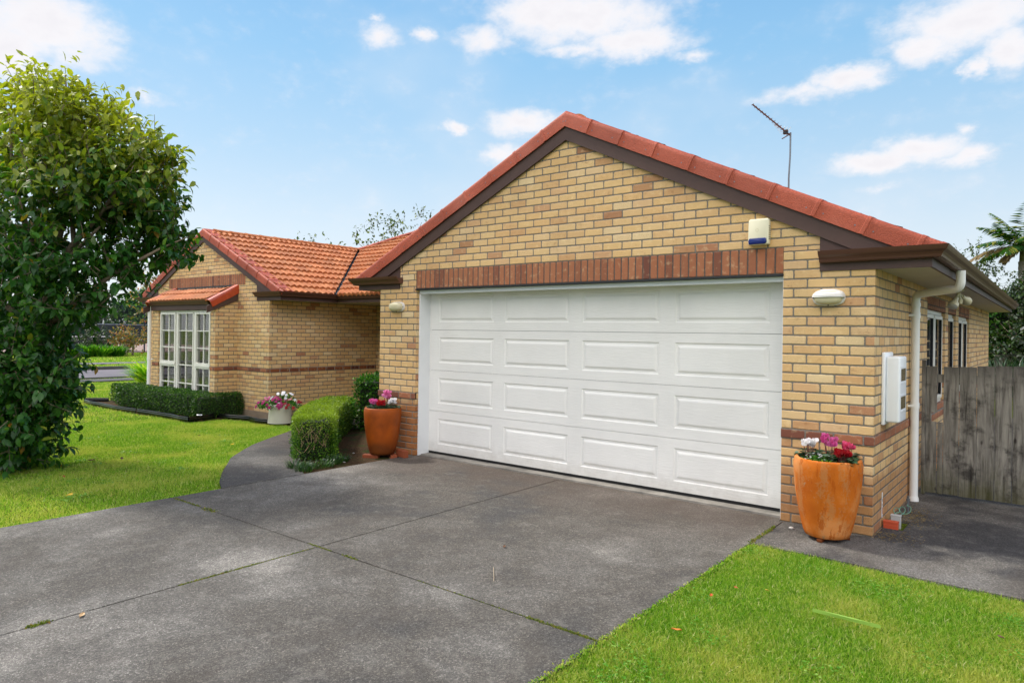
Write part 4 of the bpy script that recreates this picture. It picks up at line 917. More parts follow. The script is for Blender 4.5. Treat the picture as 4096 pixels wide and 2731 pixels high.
wpt, wb = pot('white_pot', 'squat off-white pot of impatiens at the corner of the left wing', (-11.20, 1.50, -.20), .385, .215, .245, M_WPOT, belly=1.02, rim=.02)
mb2 = MB(); mb2.lathe([(.001, 0), (.19, 0)], (0, 0, .33), 32); mb2.build('potting_soil', M_SOIL, wpt)
LEAF = ([(0, 0, 0), (-.24, .28, .05), (0, .33, -.01), (.24, .28, .05), (-.22, .62, .03), (0, .66, -.03), (.22, .62, .03), (0, 1, -.14)], [(0, 2, 1), (0, 3, 2), (1, 2, 5, 4), (2, 3, 6, 5), (4, 5, 7), (5, 6, 7)])
OVAL = ([(0, 0, 0), (-.42, .35, .05), (-.36, .75, 0), (0, 1, -.1), (.36, .75, 0), (.42, .35, .05)], [(0, 5, 4, 3), (0, 3, 2, 1)])
DIA = ([(0, 0, 0), (-.3, .5, .06), (0, 1, 0), (.3, .5, .06)], [(0, 3, 2), (0, 2, 1)])
def cyclamen(loc, label, m, nf0, r=.08, h=.12, nl=120, lm=M_CYLEAF, group='cyclamen in the terracotta pots', fs=.04):
    t_ = thing('cyclamen', label, 'flowering plant', loc, group=group); nf = int(nf0*1.7)
    a = rng.uniform(0, 6.28, nl); rr = r*np.sqrt(rng.uniform(0.02, 1.6, nl)); P = np.stack([rr*np.cos(a), rr*np.sin(a), rng.uniform(.0, .075, nl)-.015*rr/r], 1)
    d_ = np.stack([np.cos(a), np.sin(a), rng.uniform(-.2, .4, nl)], 1); X, Y, Z = frames(d_, np.array([0, 0, 1.])+.3*rv(nl)); scatter('leaves', *OVAL, P, X, Y, Z, rng.uniform(.034, .058, nl), lm, t_)
    mb = MB(); PP = []; DD = []
    for i in range(nf):
        an = rng.uniform(0, 6.28); q = r*.75*math.sqrt(rng.uniform(0, 1)); top = Vector((q*math.cos(an), q*math.sin(an), h*rng.uniform(.65, 1.1))); mb.tube([(top.x*.5, top.y*.5, 0), (top.x*.8, top.y*.8, top.z*.6), top], .0018, 5)
        for k in range(5): b_ = 2*math.pi*k/5+an; PP.append((top.x+.004*math.cos(b_), top.y+.004*math.sin(b_), top.z)); DD.append((math.cos(b_)*.5, math.sin(b_)*.5, 1))
    mb.build('stems', paint('flower_stem', '#6b3a34', .6), t_)
    PP = np.array(PP); DD = np.array(DD); X, Y, Z = frames(DD+.15*rv(len(DD)), rv(len(DD))); scatter('petals', *OVAL, PP, X, Y, Z, rng.uniform(fs*.8, fs*1.15, len(PP)), m, t_)
def tiny(loc, label, m, n, r, lm, sz=.006, h=.05, name='alyssum', cat='flowering plant', flat=.6):
    t_ = thing(name, label, cat, loc); nl = n*7
    a = rng.uniform(0, 6.28, nl); rr = r*np.sqrt(rng.uniform(0, 1, nl)); P = np.stack([rr*np.cos(a), rr*np.sin(a), rng.uniform(-.3, 1, nl)*h*(1-.6*(rr/r)**2)], 1); X, Y, Z = frames(rv(nl)+np.array([0, 0, .5]), rv(nl)); scatter('leaves', *DIA, P, X, Y, Z, rng.uniform(.012, .022, nl)*(sz/.006)**.5, lm, t_)
    a = rng.uniform(0, 6.28, n); rr = r*np.sqrt(rng.uniform(0, 1, n)); C = np.stack([rr*np.cos(a), rr*np.sin(a), h*(1.15-.6*(rr/r)**2)+rng.uniform(-.01, .012, n)], 1)
    C = np.repeat(C, 4, 0); k = np.tile(np.arange(4), n)*math.pi/2+np.repeat(rng.uniform(0, 3, n), 4); d_ = np.stack([np.cos(k), np.sin(k), .3+0*k], 1); X, Y, Z = frames(d_, np.array([[0, 0, 1.]])+0*d_); scatter('petals', *OVAL, C, X, Y, Z, np.full(len(C), sz), m, t_)
zr_ = .03+.635
x0, y0 = POTR
cyclamen((x0-.16, y0+.02, zr_), 'white cyclamen at the left side of the right-hand pot', M_PW, 9, .07, .12)
cyclamen((x0+.005, y0+.04, zr_), 'tall two-tone pink cyclamen in the middle of the right-hand pot', M_PP, 6, .085, .17, fs=.05)
cyclamen((x0+.15, y0+.05, zr_), 'coral pink cyclamen at the back of the right-hand pot', M_PC, 7, .06, .14)
cyclamen((x0+.13, y0-.08, zr_), 'deep red cyclamen at the front right of the right-hand pot', M_PR, 14, .075, .075, fs=.042)
tiny((x0-.04, y0-.12, zr_), 'low mat of tiny white flowers at the front of the right-hand pot', M_PW, 46, .13, M_SHRUB, .009, .045)
x0, y0 = POTL; zr_ = .035+.60
cyclamen((x0-.11, y0-.05, zr_), 'bright pink cyclamen at the left of the left-hand pot', M_PP, 8, .07, .10, fs=.046)
cyclamen((x0-.02, y0+.08, zr_), 'tall pale pink cyclamen at the back of the left-hand pot', petal('pale_pink_petals', '#d65b9c', '#eda0cc'), 8, .08, .20, fs=.05)
cyclamen((x0+.03, y0-.06, zr_), 'scarlet cyclamen at the front of the left-hand pot', M_PR, 9, .06, .09, fs=.042)
cyclamen((x0+.13, y0+.05, zr_), 'white cyclamen at the right of the left-hand pot', M_PW, 11, .065, .12)
tiny((x0-.06, y0-.12, zr_), 'silvery ground-hugging leaves in the left-hand pot', M_PW, 8, .10, M_CYLEAF, .006, .05, name='trailing_plant', cat='plant')
def impatiens(loc, label, m, n, rx, h, off):
    t_ = thing('impatiens', label, 'flowering plant', loc, group='impatiens in the white pot'); nl = n*9
    u = rv(nl); P = u*np.array([rx, rx, h])*rng.uniform(.55, 1, (nl, 1)); P[:, 2] = np.abs(P[:, 2])*1.0-.02; X, Y, Z = frames(u+rv(nl)*.7, rv(nl)); scatter('leaves', *OVAL, P, X, Y, Z, rng.uniform(.03, .05, nl), M_SHRUB, t_)
    u = rv(n); u[:, 2] = np.abs(u[:, 2]); C = u*np.array([rx, rx, h])*1.05; nn_ = nrm(u+np.array([.5, -.8, .3])); rp = rv(n); X0 = nrm(np.cross(nn_, rp)); Y0 = np.cross(nn_, X0)
    Cp = np.repeat(C, 5, 0); k = np.tile(np.arange(5), n)*2*math.pi/5; Xr = np.repeat(X0, 5, 0); Yr = np.repeat(Y0, 5, 0); Nr = np.repeat(nn_, 5, 0); d_ = Xr*np.cos(k)[:, None]+Yr*np.sin(k)[:, None]; Xs = np.cross(d_, Nr); scatter('petals', *OVAL, Cp, Xs, d_, Nr, np.full(len(Cp), .034), m, t_)
wx_, wy_, wz_ = -11.20, 1.50, .12
impatiens((wx_-.02, wy_+.09, wz_+.05), 'white impatiens at the back of the white pot', M_PW, 26, .27, .24, 0)
impatiens((wx_-.12, wy_-.10, wz_), 'magenta impatiens filling the left of the white pot', M_PM, 52, .31, .20, 0)
impatiens((wx_+.20, wy_+.13, wz_), 'red impatiens spilling over the right of the white pot', M_PR, 20, .22, .16, 0)
# loose bricks, shells, stones
def loose(name, loc, size, rz, m, label, cat, group=None, bev=.006):
    mb = MB(); a, b_, c = size; mb.box(-a/2, a/2, -b_/2, b_/2, 0, c); o = mb.build(name, m, None, bevel=bev); o.location = loc; o.rotation_euler = (0, 0, rz); return tag(o, label, cat, group)
M_LB = paint('loose_red_brick', '#8a4322', .85, 1, .25)
loose('loose_brick', (-5.735, -.16, 0), (.22, .07, .095), rad(-12), M_LB, 'red brick on edge between the dark pot and the white door jamb', 'brick')
loose('loose_brick', (-6.05, -.43, -.028), (.22, .09, .06), rad(30), M_LB, 'red brick lying flat under the front of the dark pot', 'brick')
loose('loose_brick', (-5.86, -.22, -.028), (.22, .09, .06), rad(-30), M_LB, 'red brick under the right side of the dark pot', 'brick')
def pebble(loc, r, m, label, cat='stone', group=None, sq=.6):
    mb = MB(); g_ = [[(r*math.sin(p)*math.cos(a)*(1+.15*math.sin(2*a+r*999)), r*.75*math.sin(p)*math.sin(a), r*sq*math.cos(p)) for a in [2*math.pi*k/12 for k in range(12)]] for p in [math.pi*j/7 for j in range(8)]]
    mb.quadmesh(g_, 0, True); o = mb.build('pebble' if cat == 'stone' else 'shell', m, None, smooth=True); o.location = loc; o.rotation_euler = (0, 0, rng.uniform(0, 3)); return tag(o, label, cat, group)
pebble((-.607, -.21, .008), .021, M_STONE, 'grey pebble on the concrete left of the right-hand pot')
for i, (x, y, s) in enumerate([(-6.20, -.76, .035), (-6.15, -.98, .028), (-6.55, -.70, .026), (-6.44, -.42, .02), (-6.35, -.98, .03), (-6.0, -.92, .018)]): pebble((x, y, gz(x, y)+.0), s, M_PW if i % 2 == 0 else M_STONE, 'pale shell fragment on the soil between hedge and dark pot', 'shell', 'shell fragments on the bed', .4)
mb = MB(); mb.box(-.06, .06, -.012, .012, 0, .004); o = mb.build('plant_label', M_WHITE, None); o.location = (-12.93, .70, gz(-12.9, .7)+.09); o.rotation_euler = (rad(35), 0, rad(35)); tag(o, 'small blank white plant label at the foot of the wing hedge', 'plant label')

# plastic lawn edging
def edging(pts, label):
    mb = MB()
    pp = []
    for i in range(len(pts)-1):
        a, b_ = pts[i], pts[i+1]
        for k in range(4): q = k/4; pp.append((a[0]+(b_[0]-a[0])*q, a[1]+(b_[1]-a[1])*q))
    pp.append(pts[-1])
    g_ = []
    for i, p in enumerate(pp):
        a = Vector(pp[max(0, i-1)]); b_ = Vector(pp[min(len(pp)-1, i+1)]); e = (b_-a).normalized(); n = Vector((e.y, -e.x)); z = gz(p[0], p[1])
        g_.append([(p[0]+n.x*o_, p[1]+n.y*o_, z+h_) for o_, h_ in ((.008, -.05), (.008, .035), (.014, .042), (.008, .049), (.008, .068), (.014, .080), (.004, .092), (-.008, .088), (-.010, -.05))])
    mb.quadmesh(g_, 0, True); return tag(mb.build('lawn_edging', M_EDGE, None, smooth=True, angle=45), label, 'lawn edging', 'black plastic edging round the wing hedge')
edging([(-19.04, .68), (-18.5, .52), (-17.96, .43), (-17.3, .42), (-16.8, .37), (-16.2, .31), (-15.66, .32), (-15.12, .35)], 'left length of wavy black plastic edging along the wing hedge bed')
edging([(-15.06, .35), (-14.5, .37), (-14.0, .36), (-13.5, .38), (-13.07, .34), (-12.72, .36)], 'middle length of black plastic edging ending at the bed corner')
edging([(-12.72, .37), (-12.85, .75), (-13.02, 1.12), (-13.1, 1.5)], 'short black plastic edging turning back beside the hedge end')
edging([(-12.98, 1.14), (-12.62, 1.13), (-12.1, 1.31), (-11.6, 1.24), (-11.05, 1.42)], 'black plastic edging running from the hedge to the white pot')
edging([(-19.04, .70), (-18.8, .95), (-18.6, 1.12)], 'short black plastic edging at the far left corner of the bed')

# ------------------------------------------------------------------ hedges
M_HCORE = paint('dark_hedge_inside', '#1f2713', .9, 1, .4)
def hedge(name, label, path, w, h, m, dens=2300, ls=.026, zb=None, cat='hedge', rough=.03, loose_=.02, dark=M_BGDARK, group=None, base_gap=.02):
    t_ = thing(name, label, cat, (path[0][0], path[0][1], 0), group=group); off = np.array([path[0][0], path[0][1], 0])
    P = np.array(path, float); seg = np.linalg.norm(np.diff(P, axis=0), axis=1); cum = np.concatenate([[0], np.cumsum(seg)]); L = cum[-1]
    def at(s): x = np.interp(s, cum, P[:, 0]); y = np.interp(s, cum, P[:, 1]); return x, y
    def tn(s): x0, y0 = at(np.clip(s-.1, 0, L)); x1, y1 = at(np.clip(s+.1, 0, L)); d_ = np.stack([x1-x0, y1-y0], -1); return d_/np.linalg.norm(d_, axis=-1, keepdims=True)
    ns = max(2, int(L/.15)+1); ss_ = np.linspace(.09, L-.09, ns); g_ = []
    for s in ss_:
        x, y = at(s); e = tn(np.array([s]))[0]; n = np.array([-e[1], e[0]]); z = gz(float(x), float(y)); k = w/2-.085
        g_.append([(x+n[0]*a-off[0], y+n[1]*a-off[1], z+b_) for a, b_ in ((k, .03), (k, h-.10), (k*.5, h-.08), (-k*.5, h-.08), (-k, h-.10), (-k, .03))])
    mb = MB(); mb.quadmesh(g_, 0, True); mb.face(g_[0]); mb.face(g_[-1]); mb.build('branches', M_HCORE, t_)
    areas = np.array([L*h, L*h, L*w, w*h, w*h]); N = int(areas.sum()*dens); which = rng.choice(5, N, p=areas/areas.sum())
    s = rng.uniform(0, L, N); a = rng.uniform(-w/2, w/2, N); z = rng.uniform(base_gap, h, N)
    nl = np.zeros((N, 3)); s = np.where(which == 3, 0, np.where(which == 4, L, s)); a = np.where(which == 0, w/2, np.where(which == 1, -w/2, a)); z = np.where(which == 2, h, z)
    bx, by = at(s); e = tn(s); n = np.stack([-e[:, 1], e[:, 0]], 1)
    for i in (0, 1): nl[which == i, :2] = (n*(1 if i == 0 else -1))[which == i]
    nl[which == 2] = (0, 0, 1); nl[which == 3, :2] = -e[which == 3]; nl[which == 4, :2] = e[which == 4]
    zb_ = gzv(bx, by)
    bump_ = rough*(np.sin(bx*7.1+z*5)+np.sin(by*8.3+z*9+a*11))*.5
    # round the shoulders
    P3 = np.stack([bx+n[:, 0]*a, by+n[:, 1]*a, zb_+z], 1)
    inset = np.maximum(0, (.06-np.abs(h-z))/.06)*(which != 2)*.03+np.maximum(0, (.06-(w/2-np.abs(a)))/.06)*(which == 2)*.03
    P3 = P3+nl*(bump_+rng.normal(0, loose_, N)*.6-inset-np.abs(rng.normal(0, .028, N)))[:, None]
    d_ = nl+rv(N)*.95; X, Y, Z = frames(d_, nl*.6+rv(N)); scatter('leaves', *DIA, P3-off, X, Y, Z, rng.uniform(ls*.7, ls*1.25, N), m, t_); return t_
hedge('box_hedge', 'clipped box hedge running along the front of the bay window', [(-17.15, .95), (-15.4, .93), (-13.45, .93)], .46, .51, M_HEDGE, 3600, .032)
hedge('box_hedge', 'short end of box hedge standing between bay and gable wall', [(-13.20, .72), (-13.12, 1.70)], .36, .50, M_HEDGE, 3800, .032)
hedge('box_hedge', 'rear row of box hedge seen behind the one under the bay window', [(-18.35, 1.15), (-18.3, 1.75), (-17.6, 2.0), (-16.6, 2.0)], .5, .47, M_HEDGE, 2600, .034)
hedge('path_hedge', 'light green clipped hedge curving along the garden path to the entry', [(-6.35, -1.13), (-7.18, -.52), (-8.1, .30), (-8.9, 1.08), (-9.45, 1.62)], .54, .57, M_HEDGE2, 7500, .024, rough=.035, loose_=.03)
hedge('glossy_shrub', 'taller glossy green shrub behind the curved hedge beside the garage wall', [(-8.85, 1.75), (-7.6, 2.15)], .75, .95, M_SHRUB, 1900, .052, cat='shrub', rough=.05, loose_=.05)
# dead twigs on the hedge end
mb = MB()
for k in range(38):
    q = rng.uniform(-.2, .2); zz = rng.uniform(.1, .4); bx, by = -6.35+.02-.46*q*-1*.0, -1.13; e = np.array([.46, .89]); nn_ = np.array([.80, -.59]); p = np.array([-6.36+e[0]*q, -1.13+e[1]*q])+nn_*rng.uniform(.0, .03)
    d_ = np.array([e[0]*rng.uniform(-.1, .1), e[1]*rng.uniform(-.1, .1)]); mb.tube([(p[0], p[1], zz), (p[0]+d_[0]*.5+nn_[0]*.02, p[1]+d_[1]*.5+nn_[1]*.02, zz+.04), (p[0]+d_[0], p[1]+d_[1], zz+.09)], [.003, .002, .001], 4)
tag(mb.build('dead_twigs', paint('bare_twig', '#a58b66', .8), None), 'bare brown twigs showing on the near end of the path hedge', 'twigs')
# mondo-like tuft at hedge foot
BLADE = ([(-.5, 0, 0), (.5, 0, 0), (.42, .45, .10), (-.42, .45, .10), (0, 1, -.08)], [(0, 1, 2, 3), (3, 2, 4)])
def tuft(name, loc, label, cat, n, r, L, wd, m, spread=.9, group=None, up=.8):
    a = rng.uniform(0, 6.28, n); rr = r*np.sqrt(rng.uniform(0, 1, n)); P = np.stack([rr*np.cos(a), rr*np.sin(a), 0*a], 1); b_ = a+rng.normal(0, .7, n)
    d_ = np.stack([np.cos(b_)*spread*rng.uniform(.3, 1, n), np.sin(b_)*spread*rng.uniform(.3, 1, n), up*rng.uniform(.4, 1, n)], 1); X, Y, Z = frames(d_, np.array([[0, 0, 1.]])+.01*rv(n)); Ls = L*rng.uniform(.6, 1.1, n)
    # arching: two segments
    tv = [(-.5, 0, 0), (.5, 0, 0), (.5, .4, .12), (-.5, .4, .12), (.4, .75, .10), (-.4, .75, .10), (0, 1, -.02)]; tf = [(0, 1, 2, 3), (3, 2, 4, 5), (5, 4, 6)]
    o = scatter(name, tv, tf, P, X, Y, Z, np.stack([np.full(n, wd), Ls, Ls], 1), m, None); o.location = loc; return tag(o, label, cat, group)
for i, (x, y) in enumerate([(-6.0, -1.45), (-5.95, -1.25), (-6.05, -1.05), (-6.15, -1.55), (-5.9, -1.6), (-6.1, -.9)]): tuft('grassy_tuft', (x, y, gz(x, y)-.01), 'dark green grassy tuft at the foot of the path hedge', 'tuft', 130, .10, .13, .006, M_MONDO, group='grassy tufts under the path hedge')

# ------------------------------------------------------------------ trees
def tree(name, label, base, limbs, blobs, m, leaf=.12, per=60, cat='tree', tmpl=LEAF, group=None, droop=.8, twig=.35, bark=M_BARK, tw_r=.006, nleaf=8, jit=.4):
    """limbs: list of (points, r0, r1); blobs: (x,y,z,r,count twigs) in metres, local to base"""
    t_ = thing(name, label, cat, base, group=group); mb = MB()
    for pts, r0, r1 in limbs: n = len(pts); mb.tube(pts, [r0+(r1-r0)*i/(n-1) for i in range(n)], 9)
    PL = []; DL = []; NL = []
    for bx, by, bz, br, cnt in blobs:
        for _ in range(cnt):
            u = rv(1)[0]; q = br*(.35+.65*rng.uniform(0, 1)**.5); c = np.array([bx, by, bz]); p0 = c+u*q*.75; 
            d_ = nrm((u*.7+rv(1)[0]*.6+np.array([0, 0, .35]))[None])[0]; p1 = p0+d_*twig*rng.uniform(.6, 1.2)
            if rng.uniform() < .55: pm = (p0+p1)/2+rv(1)[0]*.03; mb.tube([p0, pm, p1], [tw_r, tw_r*.7, tw_r*.4], 4, cap=False)
            for k in range(nleaf):
                f_ = (k+.6)/nleaf; pp = p0+(p1-p0)*f_+rv(1)[0]*.015; sd = rv(1)[0]; dd_ = d_*.35+sd*.75+np.array([0, 0, -droop*rng.uniform(.3, 1.1)]); PL.append(pp); DL.append(dd_); NL.append(np.array([0, 0, 1.])+u*.5+rv(1)[0]*jit)
    mb.build('trunk', bark, t_, smooth=True)
    P = np.array(PL); X, Y, Z = frames(np.array(DL), np.array(NL)); scatter('crown', *tmpl, P, X, Y, Z, rng.uniform(leaf*.7, leaf*1.15, len(P)), m, t_, smooth=False); return t_
# front-left cherry: blob centres are given by bearing and height around the trunk
def cherry():
    C = np.array(CAM); Fv = np.array(F); Rv = np.array(RR); Uv = np.array(UU); base = np.array([-9.25, -3.55, -.1])
    def P(dx_, dy_, dep_):      # plan of the crown measured on the spot, metres
        return C+(Rv*(dx_-1176)/1579.7-Uv*(dy_-784-(-25.8))/1579.7+Fv)*dep_
    bl = [(100, 255, 100, 60), (60, 330, 130, 90), (180, 290, 95, 60), (235, 310, 85, 50), (140, 252, 60, 30), (30, 260, 80, 40), (290, 345, 70, 40), (150, 420, 140, 110), (260, 430, 110, 80), (330, 440, 85, 55), (350, 385, 55, 22), (395, 380, 30, 5), (40, 480, 140, 110), (360, 500, 70, 45), (398, 548, 40, 22), (300, 530, 90, 60), (190, 545, 100, 50), (80, 600, 120, 75), (400, 575, 35, 14), (330, 600, 60, 28), (250, 640, 70, 34), (160, 680, 90, 45), (60, 720, 120, 80), (0, 640, 120, 60), (200, 700, 50, 14), (110, 770, 50, 20), (-60, 420, 150, 70), (-80, 600, 150, 70), (-60, 780, 120, 50),
          (40, 830, 85, 70), (90, 880, 65, 55), (120, 900, 42, 25), (30, 920, 90, 80), (80, 960, 62, 50), (20, 1000, 80, 65), (60, 1030, 45, 28), (100, 840, 45, 18), (110, 850, 60, 40), (100, 930, 52, 40), (50, 1040, 40, 40), (25, 1050, 40, 30), (-40, 950, 100, 40), (-10, 1060, 35, 12), (418, 572, 22, 6), (140, 212, 24, 6), (95, 222, 24, 5), (205, 238, 22, 4), (262, 262, 22, 4), (315, 318, 22, 4), (402, 405, 16, 2), (60, 232, 24, 5), (128, 172, 12, 3), (350, 345, 14, 3), (238, 225, 14, 3)]
    blobs = []
    for x, y, r, n in bl:
        for k in range(2):
            dpt = 8.9+rng.uniform(-.75, .75)*(1 if r > 60 else .4); p = P(x, y, dpt)-base; rm = r/1579.7*dpt; blobs.append((p[0], p[1], p[2], rm*.78, int(n*.66)))
    L = []
    def lp(*a): return [tuple(P(x, y, d_)-base) for x, y, d_ in a]
    L.append(([(0, 0, 0)]+lp((75, 900, 9.0), (95, 760, 8.95), (110, 640, 8.9)), .11, .07))
    L.append((lp((110, 640, 8.9), (140, 520, 8.8), (160, 400, 8.8), (155, 260, 8.9), (150, 170, 8.9)), .06, .008)); L.append((lp((110, 640, 8.9), (170, 560, 8.7), (240, 480, 8.6), (300, 380, 8.7)), .055, .01))
    L.append((lp((95, 760, 8.95), (180, 690, 8.7), (260, 630, 8.6), (370, 570, 8.6), (430, 545, 8.6)), .045, .006)); L.append((lp((110, 640, 8.9), (60, 520, 9.0), (30, 400, 9.0), (20, 260, 9.1)), .05, .01)); L.append((lp((170, 560, 8.7), (160, 460, 9.0), (200, 340, 9.1), (215, 240, 9.1)), .03, .006))
    L.append((lp((95, 760, 8.95), (10, 700, 9.1), (-60, 600, 9.2)), .05, .02)); L.append((lp((240, 480, 8.6), (330, 450, 8.5), (400, 400, 8.5)), .02, .004)); L.append((lp((180, 690, 8.7), (230, 700, 8.5), (290, 650, 8.5)), .018, .005))
    L.append((lp((160, 590, 8.7), (210, 540, 8.5), (230, 520, 8.5)), .028, .012))
    tree('cherry_tree', 'large leafy tree with drooping oval leaves on the left lawn', tuple(base), L, blobs, M_CHERRY, leaf=.124, nleaf=10, twig=.38)
cherry()
def bgtree(name, label, loc, h, r, m, n=160, leaf=.12, trunk=True, cat='tree', group=None, sq=.8, tmpl=DIA, nleaf=8, zc=None, tw=.4, hollow=1):
    blobs = []
    for k in range(9):
        u = rv(1)[0]; zc_ = (zc or h*.62)
        blobs.append((u[0]*r*.55, u[1]*r*.55, zc_+u[2]*h*.22*sq, r*.55, int(n/9)))
    limbs = [([(0, 0, 0), (.05*r, 0, h*.3), (.02, .05*r, h*.6)], .035*h, .015*h)]+[([(0, 0, h*.3), (b[0]*.6, b[1]*.6, (h*.3+b[2])/2), (b[0], b[1], b[2])], .015*h, .004*h) for b in blobs[:6]]
    return tree(name, label, loc, limbs, blobs, m, leaf=leaf, nleaf=nleaf, tmpl=tmpl, group=group, twig=tw, cat=cat, tw_r=.008)
# right background
bgtree('leafy_bush', 'large green and gold bush behind the back corner of the house', (.75, 18.6, 0), 3.2, 1.9, M_BGDARK, 2600, .13, cat='bush', zc=1.55, sq=1.9)
bgtree('leafy_bush', 'autumn tinged bush rising at the right edge beyond the eave', (1.3, 19.4, 0), 4.2, 1.3, M_AUT, 700, .09, cat='bush', zc=2.5, sq=1.1)
bgtree('garden_tree', 'thin leafed tree peeping above the side gutter', (-.9, 21.5, 0), 4.7, 1.3, M_BGLEAF, 220, .10, zc=3.6)
for k in range(1):
    mb = MB()
    for i in range(46):
        a = rad(rng.uniform(20, 160)); L_ = rng.uniform(.5, 1.5); b_ = rng.uniform(-.5, .5); p0 = Vector((-2.0+b_, 21.5, 3.8)); mb.tube([p0, p0+Vector((math.cos(a)*L_*.5, 0, math.sin(a)*L_*.45)), p0+Vector((math.cos(a)*L_+.1, .1, math.sin(a)*L_*.75))], [.008, .005, .002], 4)
    mb.tube([(-2.0, 21.5, 0), (-2.0, 21.5, 3.9)], [.06, .03], 6); tag(mb.build('bare_tree', M_BARK, None), 'leafless tree of fine grey twigs behind the side gutter', 'tree')
tuft('lavender_bush', (.15, 16.2, .2), 'greyish wispy bush in front of the low far fence', 'bush', 260, .5, 1.15, .02, M_CYLEAF, .5, up=1)
hedge('rear_hedge', 'dense green hedge closing the back garden beyond the side wall', [(-2.2, 19.0), (.2, 19.2), (3.5, 19.4)], 1.2, 2.75, M_SHRUB, 420, .13, rough=.12, loose_=.12)
def palm():
    t_ = thing('palm_tree', 'palm tree with a ringed grey trunk and some dry fronds', 'palm tree', (.32, 20.8, 0))
    mb = MB(); pts = []; rs = []
    for k in range(40): z = 4.2*k/39; pts.append((.02*math.sin(z), 0, z)); rs.append(.125-.008*z/4+(.008 if k % 2 else 0))
    mb.tube(pts, rs, 14); mb.build('trunk', paint('palm_trunk', '#8a8275', .9, 1, .3), t_, smooth=True)
    mb = MB(); mb.tube([(0, 0, 4.1), (0, 0, 4.6), (0, 0, 5.0)], [.12, .10, .05], 12); mb.build('crownshaft', paint('palm_shaft', '#6f7040', .7), t_, smooth=True)
    fr = [(200, .25, 1.7, 1), (190, .95, 1.5, 0), (165, 1.2, 1.6, 0), (230, 1.0, 1.4, 0), (130, .9, 1.5, 0), (90, .6, 1.6, 0), (40, .8, 1.6, 0), (0, .5, 1.6, 0), (-40, .9, 1.5, 0), (-80, .6, 1.6, 0), (250, .3, 1.4, 0), (215, .55, 1.5, 0), (180, -.25, .7, 1), (300, .2, 1.4, 0), (60, 1.3, 1.3, 0), (150, .3, 1.5, 0), (280, 1.4, 1.5, 0), (210, -.1, .8, 1)]
    for a, el_, L_, dry in fr:
        a = rad(a); d_ = np.array([math.cos(a)*math.cos(el_), math.sin(a)*math.cos(el_), math.sin(el_)]); p = np.array([0, 0, 4.65]); pts = [p.copy()]
        for k in range(16): d_ = d_+np.array([0, 0, -.065]); d_ /= np.linalg.norm(d_); p = p+d_*L_/16; pts.append(p.copy())
        mb = MB(); mb.tube(pts, [.016*(1-k/18) for k in range(17)], 5); rb = mb.build('frond', M_PALMD if dry else M_PALM, t_)
        PP = []; DD = []
        for k in range(1, 17):
            for j in (0, .5):
                q = pts[k-1]*(1-j)+pts[k]*j; e = pts[k]-pts[k-1]; e /= np.linalg.norm(e); s = np.cross(e, [0, 0, 1]); s /= np.linalg.norm(s)+1e-9
                for sg_ in (-1, 1): PP.append(q); DD.append(s*sg_*.8+e*.6+np.array([0, 0, -.45])+rv(1)[0]*.12)
        PP = np.array(PP); X, Y, Z = frames(np.array(DD), np.array([[0, 0, 1.]])+0*PP); ln = .48*np.sin(np.linspace(.35, 2.9, len(PP))); scatter('leaflets', *DIA, PP, X, Y, Z, np.stack([np.full(len(PP), .13), ln, ln], 1), M_PALMD if dry else M_PALM, rb)
palm()
# behind the roofs
def sprig_tree(label, base, ctrs, m, n, leaf):
    blobs = [(x-base[0], y-base[1], z-base[2], r, k) for x, y, z, r, k in ctrs]; limbs = [([(0, 0, 0), (.1, 0, 3.5), (0, 0, 4.6)], .1, .03)]+[([(0, 0, 3.8), ((b[0])*.6, b[1]*.6, (3.8+b[2])/2), (b[0], b[1], b[2])], .03, .006) for b in blobs]
    return tree('garden_tree', label, base, limbs, blobs, m, leaf=leaf, nleaf=6, tmpl=DIA, twig=.5, tw_r=.005)
sprig_tree('sparse leafy treetop showing above the tiled roof beside the garage gable', (-16.9, 9.8, 0), [(-17.3, 9.3, 5.1, .55, 26), (-16.7, 9.8, 5.3, .5, 20), (-16.2, 10.2, 5.5, .35, 10), (-17.9, 8.8, 4.75, .4, 8), (-17.0, 9.5, 4.9, .5, 22), (-18.4, 8.4, 4.6, .3, 4)], M_BGLEAF, 10, .13)
sprig_tree('small green treetop just over the ridge of the left wing', (-20, 7.6, 0), [(-19.6, 7.6, 4.55, .4, 14), (-19.1, 7.9, 4.6, .3, 6)], M_BGLEAF, 10, .12)
bgtree('garden_tree', 'pale olive tree beyond the left gable of the wing', (-24.5, 5.0, -.3), 4.3, 1.1, M_AUT, 110, .12, zc=3.3)
# left background, across the road
for i, (x, y, h, r, lab) in enumerate([(-97, 16, 5.6, 5.0, 'leftmost tall hedge tree behind the tennis court'), (-96, 26, 5.2, 5.0, 'second tall hedge tree from the left behind the tennis court'), (-95, 35, 5.7, 5.0, 'third tall hedge tree from the left behind the tennis court'), (-94, 44, 5.3, 5.0, 'fourth tall hedge tree from the left behind the tennis court'), (-93, 53, 5.4, 5.0, 'fifth tall hedge tree, right end of the row behind the court'), (-98, 6, 5.8, 5.0, 'tall hedge tree at the far left, mostly behind the front tree')]):
    bgtree('hedge_tree', lab, (x, y, -.3), h, r, M_BGLEAF if i % 2 else M_SHRUB, 900, .60, zc=h*.5, sq=1.6, group='trees behind the tennis court', tw=1.0)
bgtree('street_shrub', 'brownish green shrub by the tennis court fence next to the wing', (-50.5, 15.0, -.3), 2.3, 1.7, M_AUT, 260, .16, cat='shrub', zc=1.1, sq=1.5)
bgtree('street_shrub', 'dark green shrub in front of the tennis court fence', (-52, 13.2, -.3), 2.2, 1.5, M_BGDARK, 260, .15, cat='shrub', zc=1.0, sq=1.4)
